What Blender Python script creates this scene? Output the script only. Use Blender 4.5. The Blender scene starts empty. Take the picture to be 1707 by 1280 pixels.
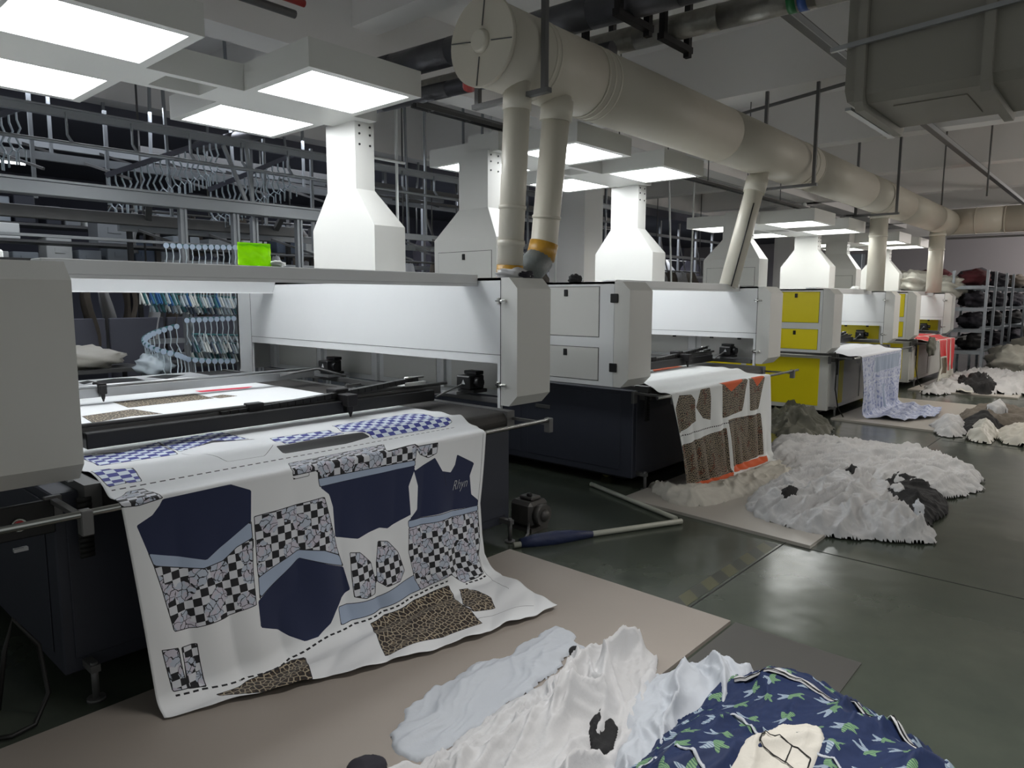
import bpy, bmesh, math, random
import numpy as np
from mathutils import Vector, Matrix

random.seed(7)
C = bpy.context.scene.collection
SC = bpy.context.scene
def srgb(r, g, b):
    def f(c):
        c /= 255.0
        return c/12.92 if c <= 0.04045 else ((c+0.055)/1.055)**2.4
    return (f(r), f(g), f(b), 1.0)

# ------------------------------------------------------------------ camera
FPX = 1177.05
CAMH = 1.6
_x = np.array([1908-853.5, FPX, 140.0]); _x /= np.linalg.norm(_x)
_y = np.array([-480-853.5, FPX, 148.0]); _y /= np.linalg.norm(_y)
_z = np.cross(_x, _y)
MW = np.array([_x, _y, _z])            # camera (right, forward, up) -> world
cam_data = bpy.data.cameras.new('camera'); cam = bpy.data.objects.new('camera', cam_data); C.objects.link(cam)
cam_data.sensor_width = 36.0; cam_data.lens = 36.0*FPX/1707.0; cam_data.clip_end = 200
mm = Matrix.Identity(4)
for i in range(3):
    mm[i][0] = MW[i][0]; mm[i][1] = MW[i][2]; mm[i][2] = -MW[i][1]
mm[2][3] = CAMH
cam.matrix_world = mm
SC.camera = cam

# ------------------------------------------------------------------ world, exposure
SC.view_settings.view_transform = 'Standard'; SC.view_settings.look = 'None'
SC.view_settings.gamma = 1.0; SC.view_settings.exposure = 0.0
SC.view_settings.use_curve_mapping = False
wd = bpy.data.worlds.new('world'); SC.world = wd; wd.use_nodes = True
wd.node_tree.nodes['Background'].inputs[0].default_value = (0.95, 1.0, 0.98, 1)
wd.node_tree.nodes['Background'].inputs[1].default_value = WORLD_STRENGTH = 0.29
PANEL = 11.7          # emission of the light panels
# fill lights added outside the frame (right of and behind the camera)
def area(name, loc, sx, sy, power, col=(1, .97, .92), spread=180):
    l = bpy.data.lights.new(name, 'AREA'); l.shape = 'RECTANGLE'; l.size = sx; l.size_y = sy; l.energy = power; l.color = col
    l.spread = math.radians(spread)
    o = bpy.data.objects.new(name, l); C.objects.link(o); o.location = loc
    return o
def bulb(name, loc, power, col):
    l = bpy.data.lights.new(name, 'POINT'); l.energy = power; l.color = col; l.shadow_soft_size = .3
    o = bpy.data.objects.new(name, l); C.objects.link(o); o.location = loc
bulb('point_fill', (24.5, -.8, 3.3), 480, (1, .94, .9))  # point lights added to lift ceiling and far wall, no fixtures
bulb('point_fill', (15, -2.6, 3.2), 190, (1, .92, .84))
bulb('point_fill', (8.5, -3.4, 3.2), 50, (1, .93, .86))
area('hall_fill', (4, -4.5, 4.3), 3.0, .3, 60, (1, .96, .92))  # added overhead fill behind the camera
# fill lights added over the aisle; limited spread keeps cabinet fronts dark
area('aisle_fill', (2.1, .5, 4.15), 1.2, .4, 31, (1, .98, .96), 80)
area('aisle_fill', (7.9, .9, 4.15), 1.6, .4, 24, (1, .95, .88), 104)
area('aisle_fill', (13.2, .9, 4.15), 2.0, .4, 40, (1, .93, .84), 120)
# fill lights added to brighten the dark sewing area behind
area('hall_fill', (3.5, 8.6, 3.7), 6.0, .4, 60, (.86, .91, 1))
area('hall_fill', (9.5, 10.6, 3.6), 6.0, .4, 120, (.86, .91, 1))
area('hall_fill', (20.0, 11.0, 3.6), 6.0, .4, 160, (.9, .94, 1))

# ------------------------------------------------------------------ materials
def new_mat(name):
    m = bpy.data.materials.new(name); m.use_nodes = True
    nt = m.node_tree
    return m, nt, nt.nodes['Principled BSDF']
def N(nt, t, **kw):
    n = nt.nodes.new(t)
    for k, v in kw.items():
        if k in n.bl_rna.properties.keys() and k != 'inputs': setattr(n, k, v)
    return n
def mat(name, col, rough=.5, metal=0.0, var=.06, scale=3.0, bump=0.0, bscale=40.0, spec=.5, emit=0.0, ecol=None):
    m, nt, b = new_mat(name)
    tc = N(nt, 'ShaderNodeTexCoord')
    no = N(nt, 'ShaderNodeTexNoise'); no.inputs['Scale'].default_value = scale; no.inputs['Detail'].default_value = 4
    nt.links.new(tc.outputs['Object'], no.inputs['Vector'])
    mx = N(nt, 'ShaderNodeMix', data_type='RGBA')
    c = col
    mx.inputs[6].default_value = (c[0]*(1-var), c[1]*(1-var), c[2]*(1-var), 1)
    mx.inputs[7].default_value = (min(1, c[0]*(1+var)), min(1, c[1]*(1+var)), min(1, c[2]*(1+var)), 1)
    nt.links.new(no.outputs[0], mx.inputs[0]); nt.links.new(mx.outputs[2], b.inputs['Base Color'])
    b.inputs['Roughness'].default_value = rough; b.inputs['Metallic'].default_value = metal
    b.inputs['Specular IOR Level'].default_value = spec
    if bump:
        n2 = N(nt, 'ShaderNodeTexNoise'); n2.inputs['Scale'].default_value = bscale; n2.inputs['Detail'].default_value = 5
        nt.links.new(tc.outputs['Object'], n2.inputs['Vector'])
        bp = N(nt, 'ShaderNodeBump'); bp.inputs['Strength'].default_value = bump; bp.inputs['Distance'].default_value = .01
        nt.links.new(n2.outputs[0], bp.inputs['Height']); nt.links.new(bp.outputs[0], b.inputs['Normal'])
    if emit:
        b.inputs['Emission Color'].default_value = ecol or (1, 1, 1, 1); b.inputs['Emission Strength'].default_value = emit
    return m
G = {}
G['white'] = mat('white_powder_coat', srgb(226, 228, 229), .38, var=.02)
G['white2'] = mat('off_white_powder_coat', srgb(214, 214, 210), .42, var=.03)
G['cream'] = mat('cream_plastic_pipe', srgb(205, 200, 186), .38, var=.05, scale=1.5)
G['duct'] = mat('cream_duct', srgb(196, 190, 176), .5, var=.07, scale=1.2, bump=.15, bscale=3)
G['yellow'] = mat('yellow_panel', srgb(244, 226, 24), .4, var=.04)
G['dark'] = mat('blue_black_steel', srgb(54, 57, 68), .5, var=.12, scale=2)
G['black'] = mat('black_plastic', srgb(18, 18, 20), .45, var=.2)
G['rubber'] = mat('black_rubber', srgb(24, 24, 25), .7, var=.2)
G['belt'] = mat('dark_mesh_belt', srgb(66, 64, 62), .55, .3, var=.25, scale=90, bump=.4, bscale=220)
G['alu'] = mat('brushed_aluminium', srgb(170, 172, 174), .34, .85, var=.08, scale=8)
G['aluwhite'] = mat('anodised_profile', srgb(150, 154, 158), .4, .35, var=.06, scale=6)
G['steel'] = mat('polished_steel', srgb(205, 205, 202), .16, 1.0, var=.05)
G['galv'] = mat('galvanised_wrap', srgb(150, 148, 142), .36, .8, var=.3, scale=14, bump=.5, bscale=26)
G['silverdark'] = mat('dull_foil_wrap', srgb(96, 96, 100), .4, .7, var=.25, scale=8, bump=.3, bscale=20)
G['bracket'] = mat('dark_bracket_steel', srgb(34, 32, 34), .6, .3)
G['rod'] = mat('grey_hanger_steel', srgb(104, 104, 104), .5, .4)
G['ceil'] = mat('ceiling_plaster', srgb(226, 224, 222), .9, var=.03, scale=.7)
G['wallfar'] = mat('far_wall_plaster', srgb(168, 164, 168), .9, var=.05, scale=.4)
G['wallback'] = mat('dark_back_wall', srgb(88, 90, 104), .8, var=.3, scale=.8)
G['deck'] = mat('dark_mezzanine_deck', srgb(92, 93, 104), .8, var=.15, scale=1)
G['sqduct'] = mat('grey_duct_board', srgb(150, 147, 138), .6, var=.05, scale=1.5)
G['mat'] = mat('cream_board', srgb(150, 142, 134), .55, var=.06, scale=1.3, bump=.05, bscale=3)
G['mat2'] = mat('pale_grey_board', srgb(180, 175, 167), .35, var=.05, scale=1.0)
G['matdark'] = mat('dark_grey_board', srgb(72, 71, 68), .5, var=.06, scale=2)
G['tape'] = mat('brown_packing_tape', srgb(186, 140, 50), .35, var=.25, scale=25, bump=.3, bscale=60)
G['greytape'] = mat('grey_duct_tape', srgb(110, 116, 116), .5, var=.2, scale=30, bump=.5, bscale=50)
G['plwhite'] = mat('white_plastic', srgb(222, 224, 222), .4, var=.05)
G['teal'] = mat('teal_plastic', srgb(70, 120, 125), .4, var=.2)
G['bluepl'] = mat('blue_plastic', srgb(56, 104, 160), .4, var=.2)
G['hwhite'] = mat('clear_hanger_plastic', srgb(186, 198, 206), .3, var=.1)
G['disc'] = mat('pale_blue_disc', srgb(170, 186, 205), .4, var=.1)
G['hbluegrey'] = mat('dull_blue_hanger', srgb(92, 104, 122), .4, var=.1)
G['motor'] = mat('grey_cast_motor', srgb(92, 90, 88), .4, .5, var=.2, scale=14)
G['pvc'] = mat('white_pvc', srgb(178, 180, 168), .4, var=.08)
G['bluehose'] = mat('dark_blue_tarpaulin', srgb(34, 44, 78), .55, var=.3, scale=12, bump=.5, bscale=30)
G['red'] = mat('red_plastic', srgb(190, 40, 52), .35)
G['green'] = mat('green_plastic', srgb(30, 130, 96), .35)
G['lime'] = mat('lime_pouch_film', srgb(190, 244, 24), .3, var=.12, scale=18, bump=.6, bscale=16)
_nt = G['lime'].node_tree; _b = _nt.nodes['Principled BSDF']; _tr = _nt.nodes.new('ShaderNodeBsdfTranslucent'); _tr.inputs[0].default_value = srgb(205, 255, 60)
_mx = _nt.nodes.new('ShaderNodeMixShader'); _mx.inputs[0].default_value = .5; _nt.links.new(_b.outputs[0], _mx.inputs[1]); _nt.links.new(_tr.outputs[0], _mx.inputs[2])
_nt.links.new(_mx.outputs[0], _nt.nodes['Material Output'].inputs[0])
G['castor'] = mat('ochre_castor', srgb(128, 122, 62), .6)
G['whitecloth'] = mat('white_knit', srgb(196, 196, 197), .75, var=.06, scale=5, bump=.15, bscale=90)
G['whitecloth2'] = mat('cool_white_knit', srgb(184, 189, 196), .6, var=.07, scale=3, bump=.1, bscale=90)
G['creamcloth'] = mat('cream_knit', srgb(204, 200, 190), .75, var=.08, scale=6, bump=.15, bscale=80)
G['blackcloth'] = mat('black_knit', srgb(26, 26, 28), .85, var=.2, scale=8, bump=.2, bscale=80)
G['browncloth'] = mat('brown_grey_knit', srgb(104, 96, 86), .85, var=.25, scale=8)
G['greytarp'] = mat('grey_green_tarpaulin', srgb(98, 98, 88), .7, var=.15, scale=4, bump=.3, bscale=18)
G['maroon'] = mat('maroon_cloth', srgb(84, 34, 40), .9, var=.25, scale=6)
G['darkcloth'] = mat('charcoal_cloth', srgb(44, 42, 50), .9, var=.3, scale=6)
G['rack'] = mat('pale_blue_rack_steel', srgb(160, 168, 176), .45, .2)
G['bag'] = mat('translucent_white_bag', srgb(192, 190, 180), .38, var=.14, scale=5, bump=.6, bscale=9)
G['panel'] = mat('light_diffuser', (1, 1, 1, 1), .4, emit=PANEL, ecol=(.95, .98, 1, 1))
G['panel2'] = mat('light_diffuser_low', (1, 1, 1, 1), .4, emit=PANEL*.72, ecol=(.97, .99, .96, 1))
G['tube'] = mat('lit_tube', (1, 1, 1, 1), .4, emit=4.0, ecol=(.95, .98, 1, 1))
G['spot'] = mat('lit_spot_lamp', (1, 1, 1, 1), .4, emit=18.0)
G['cablemat'] = mat('black_cable', srgb(16, 16, 16), .5)
G['redpipe'] = mat('red_pipe_paint', srgb(150, 40, 36), .5)
G['label'] = mat('pale_label', srgb(180, 182, 184), .4)
G['bluecloth'] = mat('navy_knit', srgb(28, 44, 92), .8, var=.2)
G['bandgreen'] = mat('green_band', srgb(30, 110, 60), .4); G['bandblue'] = mat('blue_band', srgb(40, 80, 150), .4)

def floor_mat():
    m, nt, b = new_mat('green_epoxy_floor')
    tc = N(nt, 'ShaderNodeTexCoord')
    n1 = N(nt, 'ShaderNodeTexNoise'); n1.inputs['Scale'].default_value = .9; n1.inputs['Detail'].default_value = 8; n1.inputs['Roughness'].default_value = .6
    nt.links.new(tc.outputs['Object'], n1.inputs['Vector'])
    r = N(nt, 'ShaderNodeValToRGB'); r.color_ramp.elements[0].position = .3; r.color_ramp.elements[1].position = .7
    r.color_ramp.elements[0].color = srgb(56, 64, 57); r.color_ramp.elements[1].color = srgb(82, 87, 77)
    nt.links.new(n1.outputs[0], r.inputs[0]); nt.links.new(r.outputs[0], b.inputs['Base Color'])
    n2 = N(nt, 'ShaderNodeTexNoise'); n2.inputs['Scale'].default_value = 6; n2.inputs['Detail'].default_value = 6
    nt.links.new(tc.outputs['Object'], n2.inputs['Vector'])
    mr = N(nt, 'ShaderNodeMapRange'); mr.inputs[3].default_value = .13; mr.inputs[4].default_value = .26
    nt.links.new(n2.outputs[0], mr.inputs[0]); nt.links.new(mr.outputs[0], b.inputs['Roughness'])
    n3 = N(nt, 'ShaderNodeTexNoise'); n3.inputs['Scale'].default_value = 2.2; n3.inputs['Detail'].default_value = 2
    nt.links.new(tc.outputs['Object'], n3.inputs['Vector'])
    bp = N(nt, 'ShaderNodeBump'); bp.inputs['Strength'].default_value = .35; bp.inputs['Distance'].default_value = .02
    nt.links.new(n3.outputs[0], bp.inputs['Height']); nt.links.new(bp.outputs[0], b.inputs['Normal'])
    b.inputs['Specular IOR Level'].default_value = .6
    return m
G['floor'] = floor_mat()
def stripe_mat():
    m, nt, b = new_mat('worn_yellow_black_tape')
    tc = N(nt, 'ShaderNodeTexCoord'); mp = N(nt, 'ShaderNodeMapping'); mp.inputs['Rotation'].default_value = (0, 0, math.radians(40))
    nt.links.new(tc.outputs['Object'], mp.inputs[0])
    w = N(nt, 'ShaderNodeTexWave'); w.inputs['Scale'].default_value = 1.6; nt.links.new(mp.outputs[0], w.inputs['Vector'])
    r = N(nt, 'ShaderNodeValToRGB'); r.color_ramp.interpolation = 'CONSTANT'; r.color_ramp.elements[1].position = .5
    r.color_ramp.elements[0].color = srgb(50, 54, 46); r.color_ramp.elements[1].color = srgb(80, 80, 54)
    nt.links.new(w.outputs[1], r.inputs[0]); nt.links.new(r.outputs[0], b.inputs['Base Color']); b.inputs['Roughness'].default_value = .35
    return m
G['stripe'] = stripe_mat()

# ------------------------------------------------------------------ objects
def thing(name, label, cat, loc=(0, 0, 0), group=None):
    o = bpy.data.objects.new(name, None); C.objects.link(o); o.location = loc
    o.empty_display_size = .2
    o['label'] = label; o['category'] = cat
    if group: o['group'] = group
    return o
def tag(o, label=None, cat=None, group=None, kind=None):
    if label: o['label'] = label
    if cat: o['category'] = cat
    if group: o['group'] = group
    if kind: o['kind'] = kind
    return o
def wloc(p):
    v = Vector((0, 0, 0))
    while p is not None:
        v += p.location; p = p.parent
    return v
class MB:
    def __init__(s): s.v = []; s.f = []; s.sm = []
    def add(s, vs, fs, smooth=False):
        o = len(s.v); s.v += [tuple(map(float, a)) for a in vs]
        s.f += [tuple(i+o for i in f) for f in fs]; s.sm += [smooth]*len(fs); return s
    def box(s, x0, x1, y0, y1, z0, z1, b=0.0):
        if b <= 0:
            vs = [(x, y, z) for z in (z0, z1) for y in (y0, y1) for x in (x0, x1)]
            return s.add(vs, [(0, 2, 3, 1), (4, 5, 7, 6), (0, 1, 5, 4), (2, 6, 7, 3), (0, 4, 6, 2), (1, 3, 7, 5)])
        b = min(b, abs(x1-x0)*.45, abs(y1-y0)*.45, abs(z1-z0)*.45)
        bm = bmesh.new(); bmesh.ops.create_cube(bm, size=1)
        for v in bm.verts: v.co = Vector(((x0+x1)/2+v.co.x*(x1-x0), (y0+y1)/2+v.co.y*(y1-y0), (z0+z1)/2+v.co.z*(z1-z0)))
        bmesh.ops.bevel(bm, geom=bm.edges[:], offset=b, segments=1, affect='EDGES')
        return s.bm(bm)
    def bm(s, bm, smooth=False):
        bm.verts.ensure_lookup_table()
        for i, v in enumerate(bm.verts): v.index = i
        s.add([v.co[:] for v in bm.verts], [[v.index for v in f.verts] for f in bm.faces], smooth); bm.free(); return s
    def obox(s, p0, p1, w, h, up=(0, 0, 1)):
        """box beam from p0 to p1 of width w and height h"""
        a, b = Vector(p0), Vector(p1); d = (b-a).normalized(); u = Vector(up)
        sd = d.cross(u); 
        if sd.length < 1e-4: sd = d.cross(Vector((1, 0, 0)))
        sd.normalize(); u = sd.cross(d).normalized()
        vs = [c+sd*i*w/2+u*j*h/2 for c in (a, b) for j in (-1, 1) for i in (-1, 1)]
        return s.add(vs, [(0, 1, 3, 2), (4, 6, 7, 5), (0, 4, 5, 1), (2, 3, 7, 6), (0, 2, 6, 4), (1, 5, 7, 3)])
    def tube(s, pts, r, n=10, caps=True, smooth=True):
        pts = [Vector(p) for p in pts]; rs = r if isinstance(r, (list, tuple)) else [r]*len(pts)
        vs = []; prev = None
        for i, p in enumerate(pts):
            d = (pts[min(i+1, len(pts)-1)]-pts[max(i-1, 0)]).normalized()
            if prev is None:
                ref = Vector((0, 0, 1)) if abs(d.z) < .9 else Vector((1, 0, 0)); a = d.cross(ref).normalized()
            else:
                a = prev-d*prev.dot(d); a.normalize()
            prev = a; b = d.cross(a)
            for k in range(n):
                t = 2*math.pi*k/n; vs.append(p+a*math.cos(t)*rs[i]+b*math.sin(t)*rs[i])
        fs = [(i*n+k, i*n+(k+1) % n, (i+1)*n+(k+1) % n, (i+1)*n+k) for i in range(len(pts)-1) for k in range(n)]
        s.add(vs, fs, smooth)
        if caps:
            o = len(s.v)-len(vs)
            s.f += [tuple(o+k for k in reversed(range(n))), tuple(o+(len(pts)-1)*n+k for k in range(n))]; s.sm += [False, False]
        return s
    def prism(s, prof, axis, a, b):
        """extrude a closed 2-D profile along an axis ('x': prof=(y,z), 'y': prof=(x,z), 'z': prof=(x,y))"""
        def P(q, t): return {'x': (t, q[0], q[1]), 'y': (q[0], t, q[1]), 'z': (q[0], q[1], t)}[axis]
        n = len(prof); vs = [P(q, a) for q in prof]+[P(q, b) for q in prof]
        fs = [(i, (i+1) % n, n+(i+1) % n, n+i) for i in range(n)]+[tuple(reversed(range(n))), tuple(range(n, 2*n))]
        return s.add(vs, fs)
    def ball(s, c, rx, ry, rz, seg=12, rings=8, fn=None):
        vs = []; fs = []
        for i in range(rings+1):
            ph = math.pi*i/rings
            for k in range(seg):
                th = 2*math.pi*k/seg; d = Vector((math.sin(ph)*math.cos(th), math.sin(ph)*math.sin(th), math.cos(ph)))
                q = fn(d) if fn else 1.0
                vs.append((c[0]+d.x*rx*q, c[1]+d.y*ry*q, c[2]+d.z*rz*q))
        for i in range(rings):
            for k in range(seg):
                fs.append((i*seg+k, (i+1)*seg+k, (i+1)*seg+(k+1) % seg, i*seg+(k+1) % seg))
        return s.add(vs, fs, True)
    def build(s, name, m, parent=None, label=None):
        o0 = wloc(parent)
        me = bpy.data.meshes.new(name)
        me.from_pydata([(a[0]-o0.x, a[1]-o0.y, a[2]-o0.z) for a in s.v], [], s.f)
        me.polygons.foreach_set('use_smooth', s.sm)
        me.materials.append(G[m] if isinstance(m, str) else m)
        bm = bmesh.new(); bm.from_mesh(me); bmesh.ops.recalc_face_normals(bm, faces=bm.faces[:]); bm.to_mesh(me); bm.free()
        me.validate(); me.update()
        o = bpy.data.objects.new(name, me); C.objects.link(o)
        if parent is not None: o.parent = parent
        if label: o['label'] = label
        return o
def struct(name, mb, m, parent=None):
    o = mb.build(name, m, parent)
    if parent is None: o['kind'] = 'structure'
    return o

# ================================================================== SETTING
floor = struct('floor', MB().box(-8, 34, -8, 16, -.2, 0), 'floor')
for a, b in (((-2, 1.64), (3.2, 1.64)), ((3.2, 1.64), (14, 1.64)),):
    MB().box(a[0], b[0], a[1]-.004, a[1]+.004, -.001, .0012).build('floor_joint', 'rubber', floor)
for x in (4.55, 9.2, 13.8, 18.4):
    MB().box(x-.004, x+.004, -7, 1.6, -.001, .0012).build('floor_joint', 'rubber', floor)
MB().box(2.4, 4.5, 1.66, 1.75, -.001, .0016).build('warning_stripe', 'stripe', floor)
struct('wall_far', MB().box(28, 28.3, -8, 16, 0, 5.2), 'wallfar')
struct('wall_back', MB().box(-8, 34, 15, 15.3, 0, 5.2), 'wallback')
ceiling = struct('ceiling', MB().box(-8, 34, -8, 9.6, 4.75, 5.0), 'ceil')
struct('trim_1', MB().box(-8, 34, 9.85, 15.2, 3.75, 3.95), 'deck')
for x in (4.6, 8.33, 11.7, 15.1, 18.5, 21.9, 25.3):
    MB().box(x, x+.32, -8, 9.5, 4.0 if x > 6 else 4.35, 4.8).build('ceiling_beam', 'ceil', ceiling)
MB().box(-8, 34, 9.5, 9.9, 3.95, 4.8).build('ceiling_beam', 'ceil', ceiling)
MB().box(-8, 34, 6.3, 6.7, 4.0, 4.8).build('ceiling_beam', 'ceil', ceiling)
MB().box(-8, 34, -1.0, -.6, 4.2, 4.8).build('ceiling_beam', 'ceil', ceiling)
MB().box(27.4, 28, -8, 9.5, 3.7, 4.8).build('ceiling_beam', 'ceil', ceiling)
k = 2
for x, y0 in ((9.25, 6.7), (18.83, 6.75), (0.2, 10.2)):
    struct('trim_%d' % k, MB().box(x, x+.5, y0, y0+.7, 0, 4.8), 'ceil'); k += 1

# ================================================================== MACHINES
YF = 2.98; YS = 3.12; YB = 6.62; YR = 6.36
CAP_PROF = [(YS, 1.73), (YF+.07, 1.73), (YF, 1.66), (YF, .965), (YF+.07, .895), (YS, .895)]
def hatch(parent, x, nx, y0, y1, z0, z1, m):
    """access hatch on a side wall; nx = outward direction along X"""
    h = MB().box(min(x, x+nx*.006), max(x, x+nx*.006), y0, y1, z0, z1, .002).build('hatch', m, parent)
    g = MB()
    for a in ((y0-.004, y0, z0-.004, z1+.004), (y1, y1+.004, z0-.004, z1+.004), (y0, y1, z0-.004, z0), (y0, y1, z1, z1+.004)):
        g.box(min(x, x+nx*.002), max(x, x+nx*.002), *a)
    g.build('hatch_gap', 'black', parent)
    yc = (y0+y1)/2
    MB().box(min(x+nx*.006, x+nx*.016), max(x+nx*.006, x+nx*.016), yc-.018, yc+.018, z1-.075, z1-.02, .003).build('latch', 'black', parent)
def housing(root, side, x0, x1, m, ym, doors, hinges=True):
    """side = -1 left, +1 right; the inner face is open below the fascia so that the gantry ends can run in it"""
    xi, xo = (x1, x0) if side < 0 else (x0, x1)          # inner and outer plane
    t = .02*(1 if side < 0 else -1)
    mb = MB()
    mb.box(min(xo, xo+t), max(xo, xo+t), YS+.003, YB, .895, 1.73)            # outer skin
    mb.box(min(xi, xi-t), max(xi, xi-t), YS+.003, YB, 1.17, 1.73)            # fascia
    mb.box(min(xi, xi-t), max(xi, xi-t), YR, YB, .87, 1.17)                   # rear post
    mb.box(x0, x1, YS+.003, YB, 1.712, 1.73)
    mb.box(x0, x1, YB-.02, YB, .895, 1.73)
    mb.box(min(xi, xi-t), max(xi, xi-t), YS+.003, YS+.03, .87, 1.17)
    h = mb.build('side_housing', m, root)
    # seam line of the fascia
    s_ = .0015*(1 if side < 0 else -1)
    MB().box(min(xi, xi+s_), max(xi, xi+s_), YS, YR, 1.226, 1.229).build('seam', 'black', h)
    for y in ((YS+.003), YR): MB().box(min(xi, xi+s_), max(xi, xi+s_), y-.002, y+.002, .88, 1.72).build('seam', 'black', h)
    if side < 0:
        for i in range(4):
            y0 = (3.265 if hinges else 3.165)+i*.83
            hatch(h, xo, -1, y0, y0+(.66 if hinges else .6), 1.29, 1.69, doors); hatch(h, xo, -1, y0, y0+(.66 if hinges else .6), .937, 1.2, doors)
    else:
        for i in range(4):                                   # rear of the hatches of the outer skin, seen from inside
            y0 = 3.265+i*.83
            q = xo-.02
            MB().box(q-.006, q, y0, y0+.66, .937, 1.2, .002).build('hatch', doors, h)
            for dy in (.16, .5): MB().box(q-.03, q-.006, y0+dy, y0+dy+.04, 1.135, 1.165, .004).build('latch', 'black', h)
            MB().box(q-.03, q-.001, y0+.72, y0+.76, .9, 1.2).build('frame_post', m, h)
    # hinged front cap
    c = MB().prism(CAP_PROF, 'x', x0, x1).build('front_cap', ym, root)
    if side < 0:
        for z in ((1.6, 1.05) if hinges else ()):
            MB().box(x0-.012, x0, YS-.035, YS+.035, z-.035, z+.035, .004).build('hinge', 'black', c)
        for z in (1.55, 1.03): MB().box(x1, x1+.012, YS-.04, YS+.03, z-.012, z+.012, .003).build('clip_latch', 'steel', c)
    else:
        for z in (1.58, 1.03):
            g = MB().box(x0-.012, x0, YS-.05, YS+.02, z-.009, z+.009, .003)
            g.tube([(x0-.014, YS-.055, z), (x0-.014, YS+.035, z)], .005, 8)
            g.box(x0-.016, x0, YS+.005, YS+.025, z-.02, z+.02, .002)
            g.build('clip_latch', 'steel', c)
    return h
def column(root, side, xo, xi, m, doors, dy=0.0, zt=2.96):
    """flared exhaust column standing on a side housing"""
    # base
    y0, y1, ya, yb = 4.43+dy, 5.26+dy, 4.65+dy, 5.035+dy
    zb, z1, z2, z3 = 1.73, 2.15, 2.44, zt
    w = .3*(1 if xi > xo else -1)
    b0, b1 = xi-w, xi                     # base spans outwards from the inner plane
    s1 = xi; s0 = xi-w*.6
    vs = []
    for z, a, b, c, d in ((zb, b0, b1, y0, y1), (z1, b0, b1, y0, y1), (z2, s0, s1, ya, yb), (z3, s0, s1, ya, yb)):
        vs += [(a, c, z), (b, c, z), (b, d, z), (a, d, z)]
    fs = [(3, 2, 1, 0), (12, 13, 14, 15)]
    for r in range(3):
        for k in range(4): fs.append((r*4+k, r*4+(k+1) % 4, r*4+4+(k+1) % 4, r*4+4+k))
    o = MB().add(vs, fs).build('exhaust_column', m, root)
    g = MB()
    for z in (zt-.18, zt-.10, zt-.04):
        for x in (min(s0, s1)+.04, max(s0, s1)-.04):
            g.tube([(x, ya, z), (x, ya-.006, z)], .009, 8)
    g.build('bolt', 'black', o)
    if side < 0: hatch(o, b0, -1, y0+.06, y1-.06, 1.78, 2.03, doors)
    return o
def light_frame(root, xl, xr, z=2.95, m='white2', dy=0.0):
    """square light boxes on a central arm between the two columns"""
    h = .17
    xm = (xl+xr)/2
    mb = MB()
    ya, yb = 4.555+dy, 4.945+dy
    # arm with a square opening in its middle
    xa, xb = xm-.17, xm+.16
    mb.box(xl, xa, ya, yb, z, z+h); mb.box(xb, xr, ya, yb, z, z+h)
    mb.box(xa, xb, ya, ya+.06, z, z+h); mb.box(xa, xb, yb-.06, yb, z, z+h)
    arm = mb.build('lamp_arm', m, root)
    for (x0, x1) in ((xm-1.18, xm-.31), (xm+.31, xm+1.18)):
        for (y0, y1) in ((3.79+dy, ya), (yb, 5.7+dy)):
            b = MB()
            b.box(x0, x1, y0, y1, z+h-.02, z+h); e = .06
            b.box(x0, x0+e, y0, y1, z, z+h-.02); b.box(x1-e, x1, y0, y1, z, z+h-.02)
            b.box(x0+e, x1-e, y0, y0+e, z, z+h-.02); b.box(x0+e, x1-e, y1-e, y1, z, z+h-.02)
            lb = b.build('light_box', m, arm)
            MB().box(x0+e, x1-e, y0+e, y1-e, z+.008, z+.03).build('diffuser', 'panel' if dy == 0 else 'panel2', arm)
    return arm
def motor_block(parent, x, y, z, s=1.0):
    g = MB()
    g.box(x-.075*s, x+.075*s, y-.06, y+.07, z-.05*s, z+.045*s, .008)
    g.box(x-.05*s, x+.09*s, y-.075, y+.08, z-.075*s, z-.05*s, .004)
    g.tube([(x-.01, y-.06, z), (x-.01, y-.11, z)], .034*s, 12)
    g.box(x+.02, x+.1, y-.03, y+.09, z+.045*s, z+.07*s, .004)
    o = g.build('drive_motor', 'black', parent)
    MB().prism([(y-.02, z-.012), (y+.014, z-.012), (y-.003, z+.02)], 'x', x-.0775*s-.0005, x-.0765*s).build('warning_mark', 'label', parent)
    return o
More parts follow.
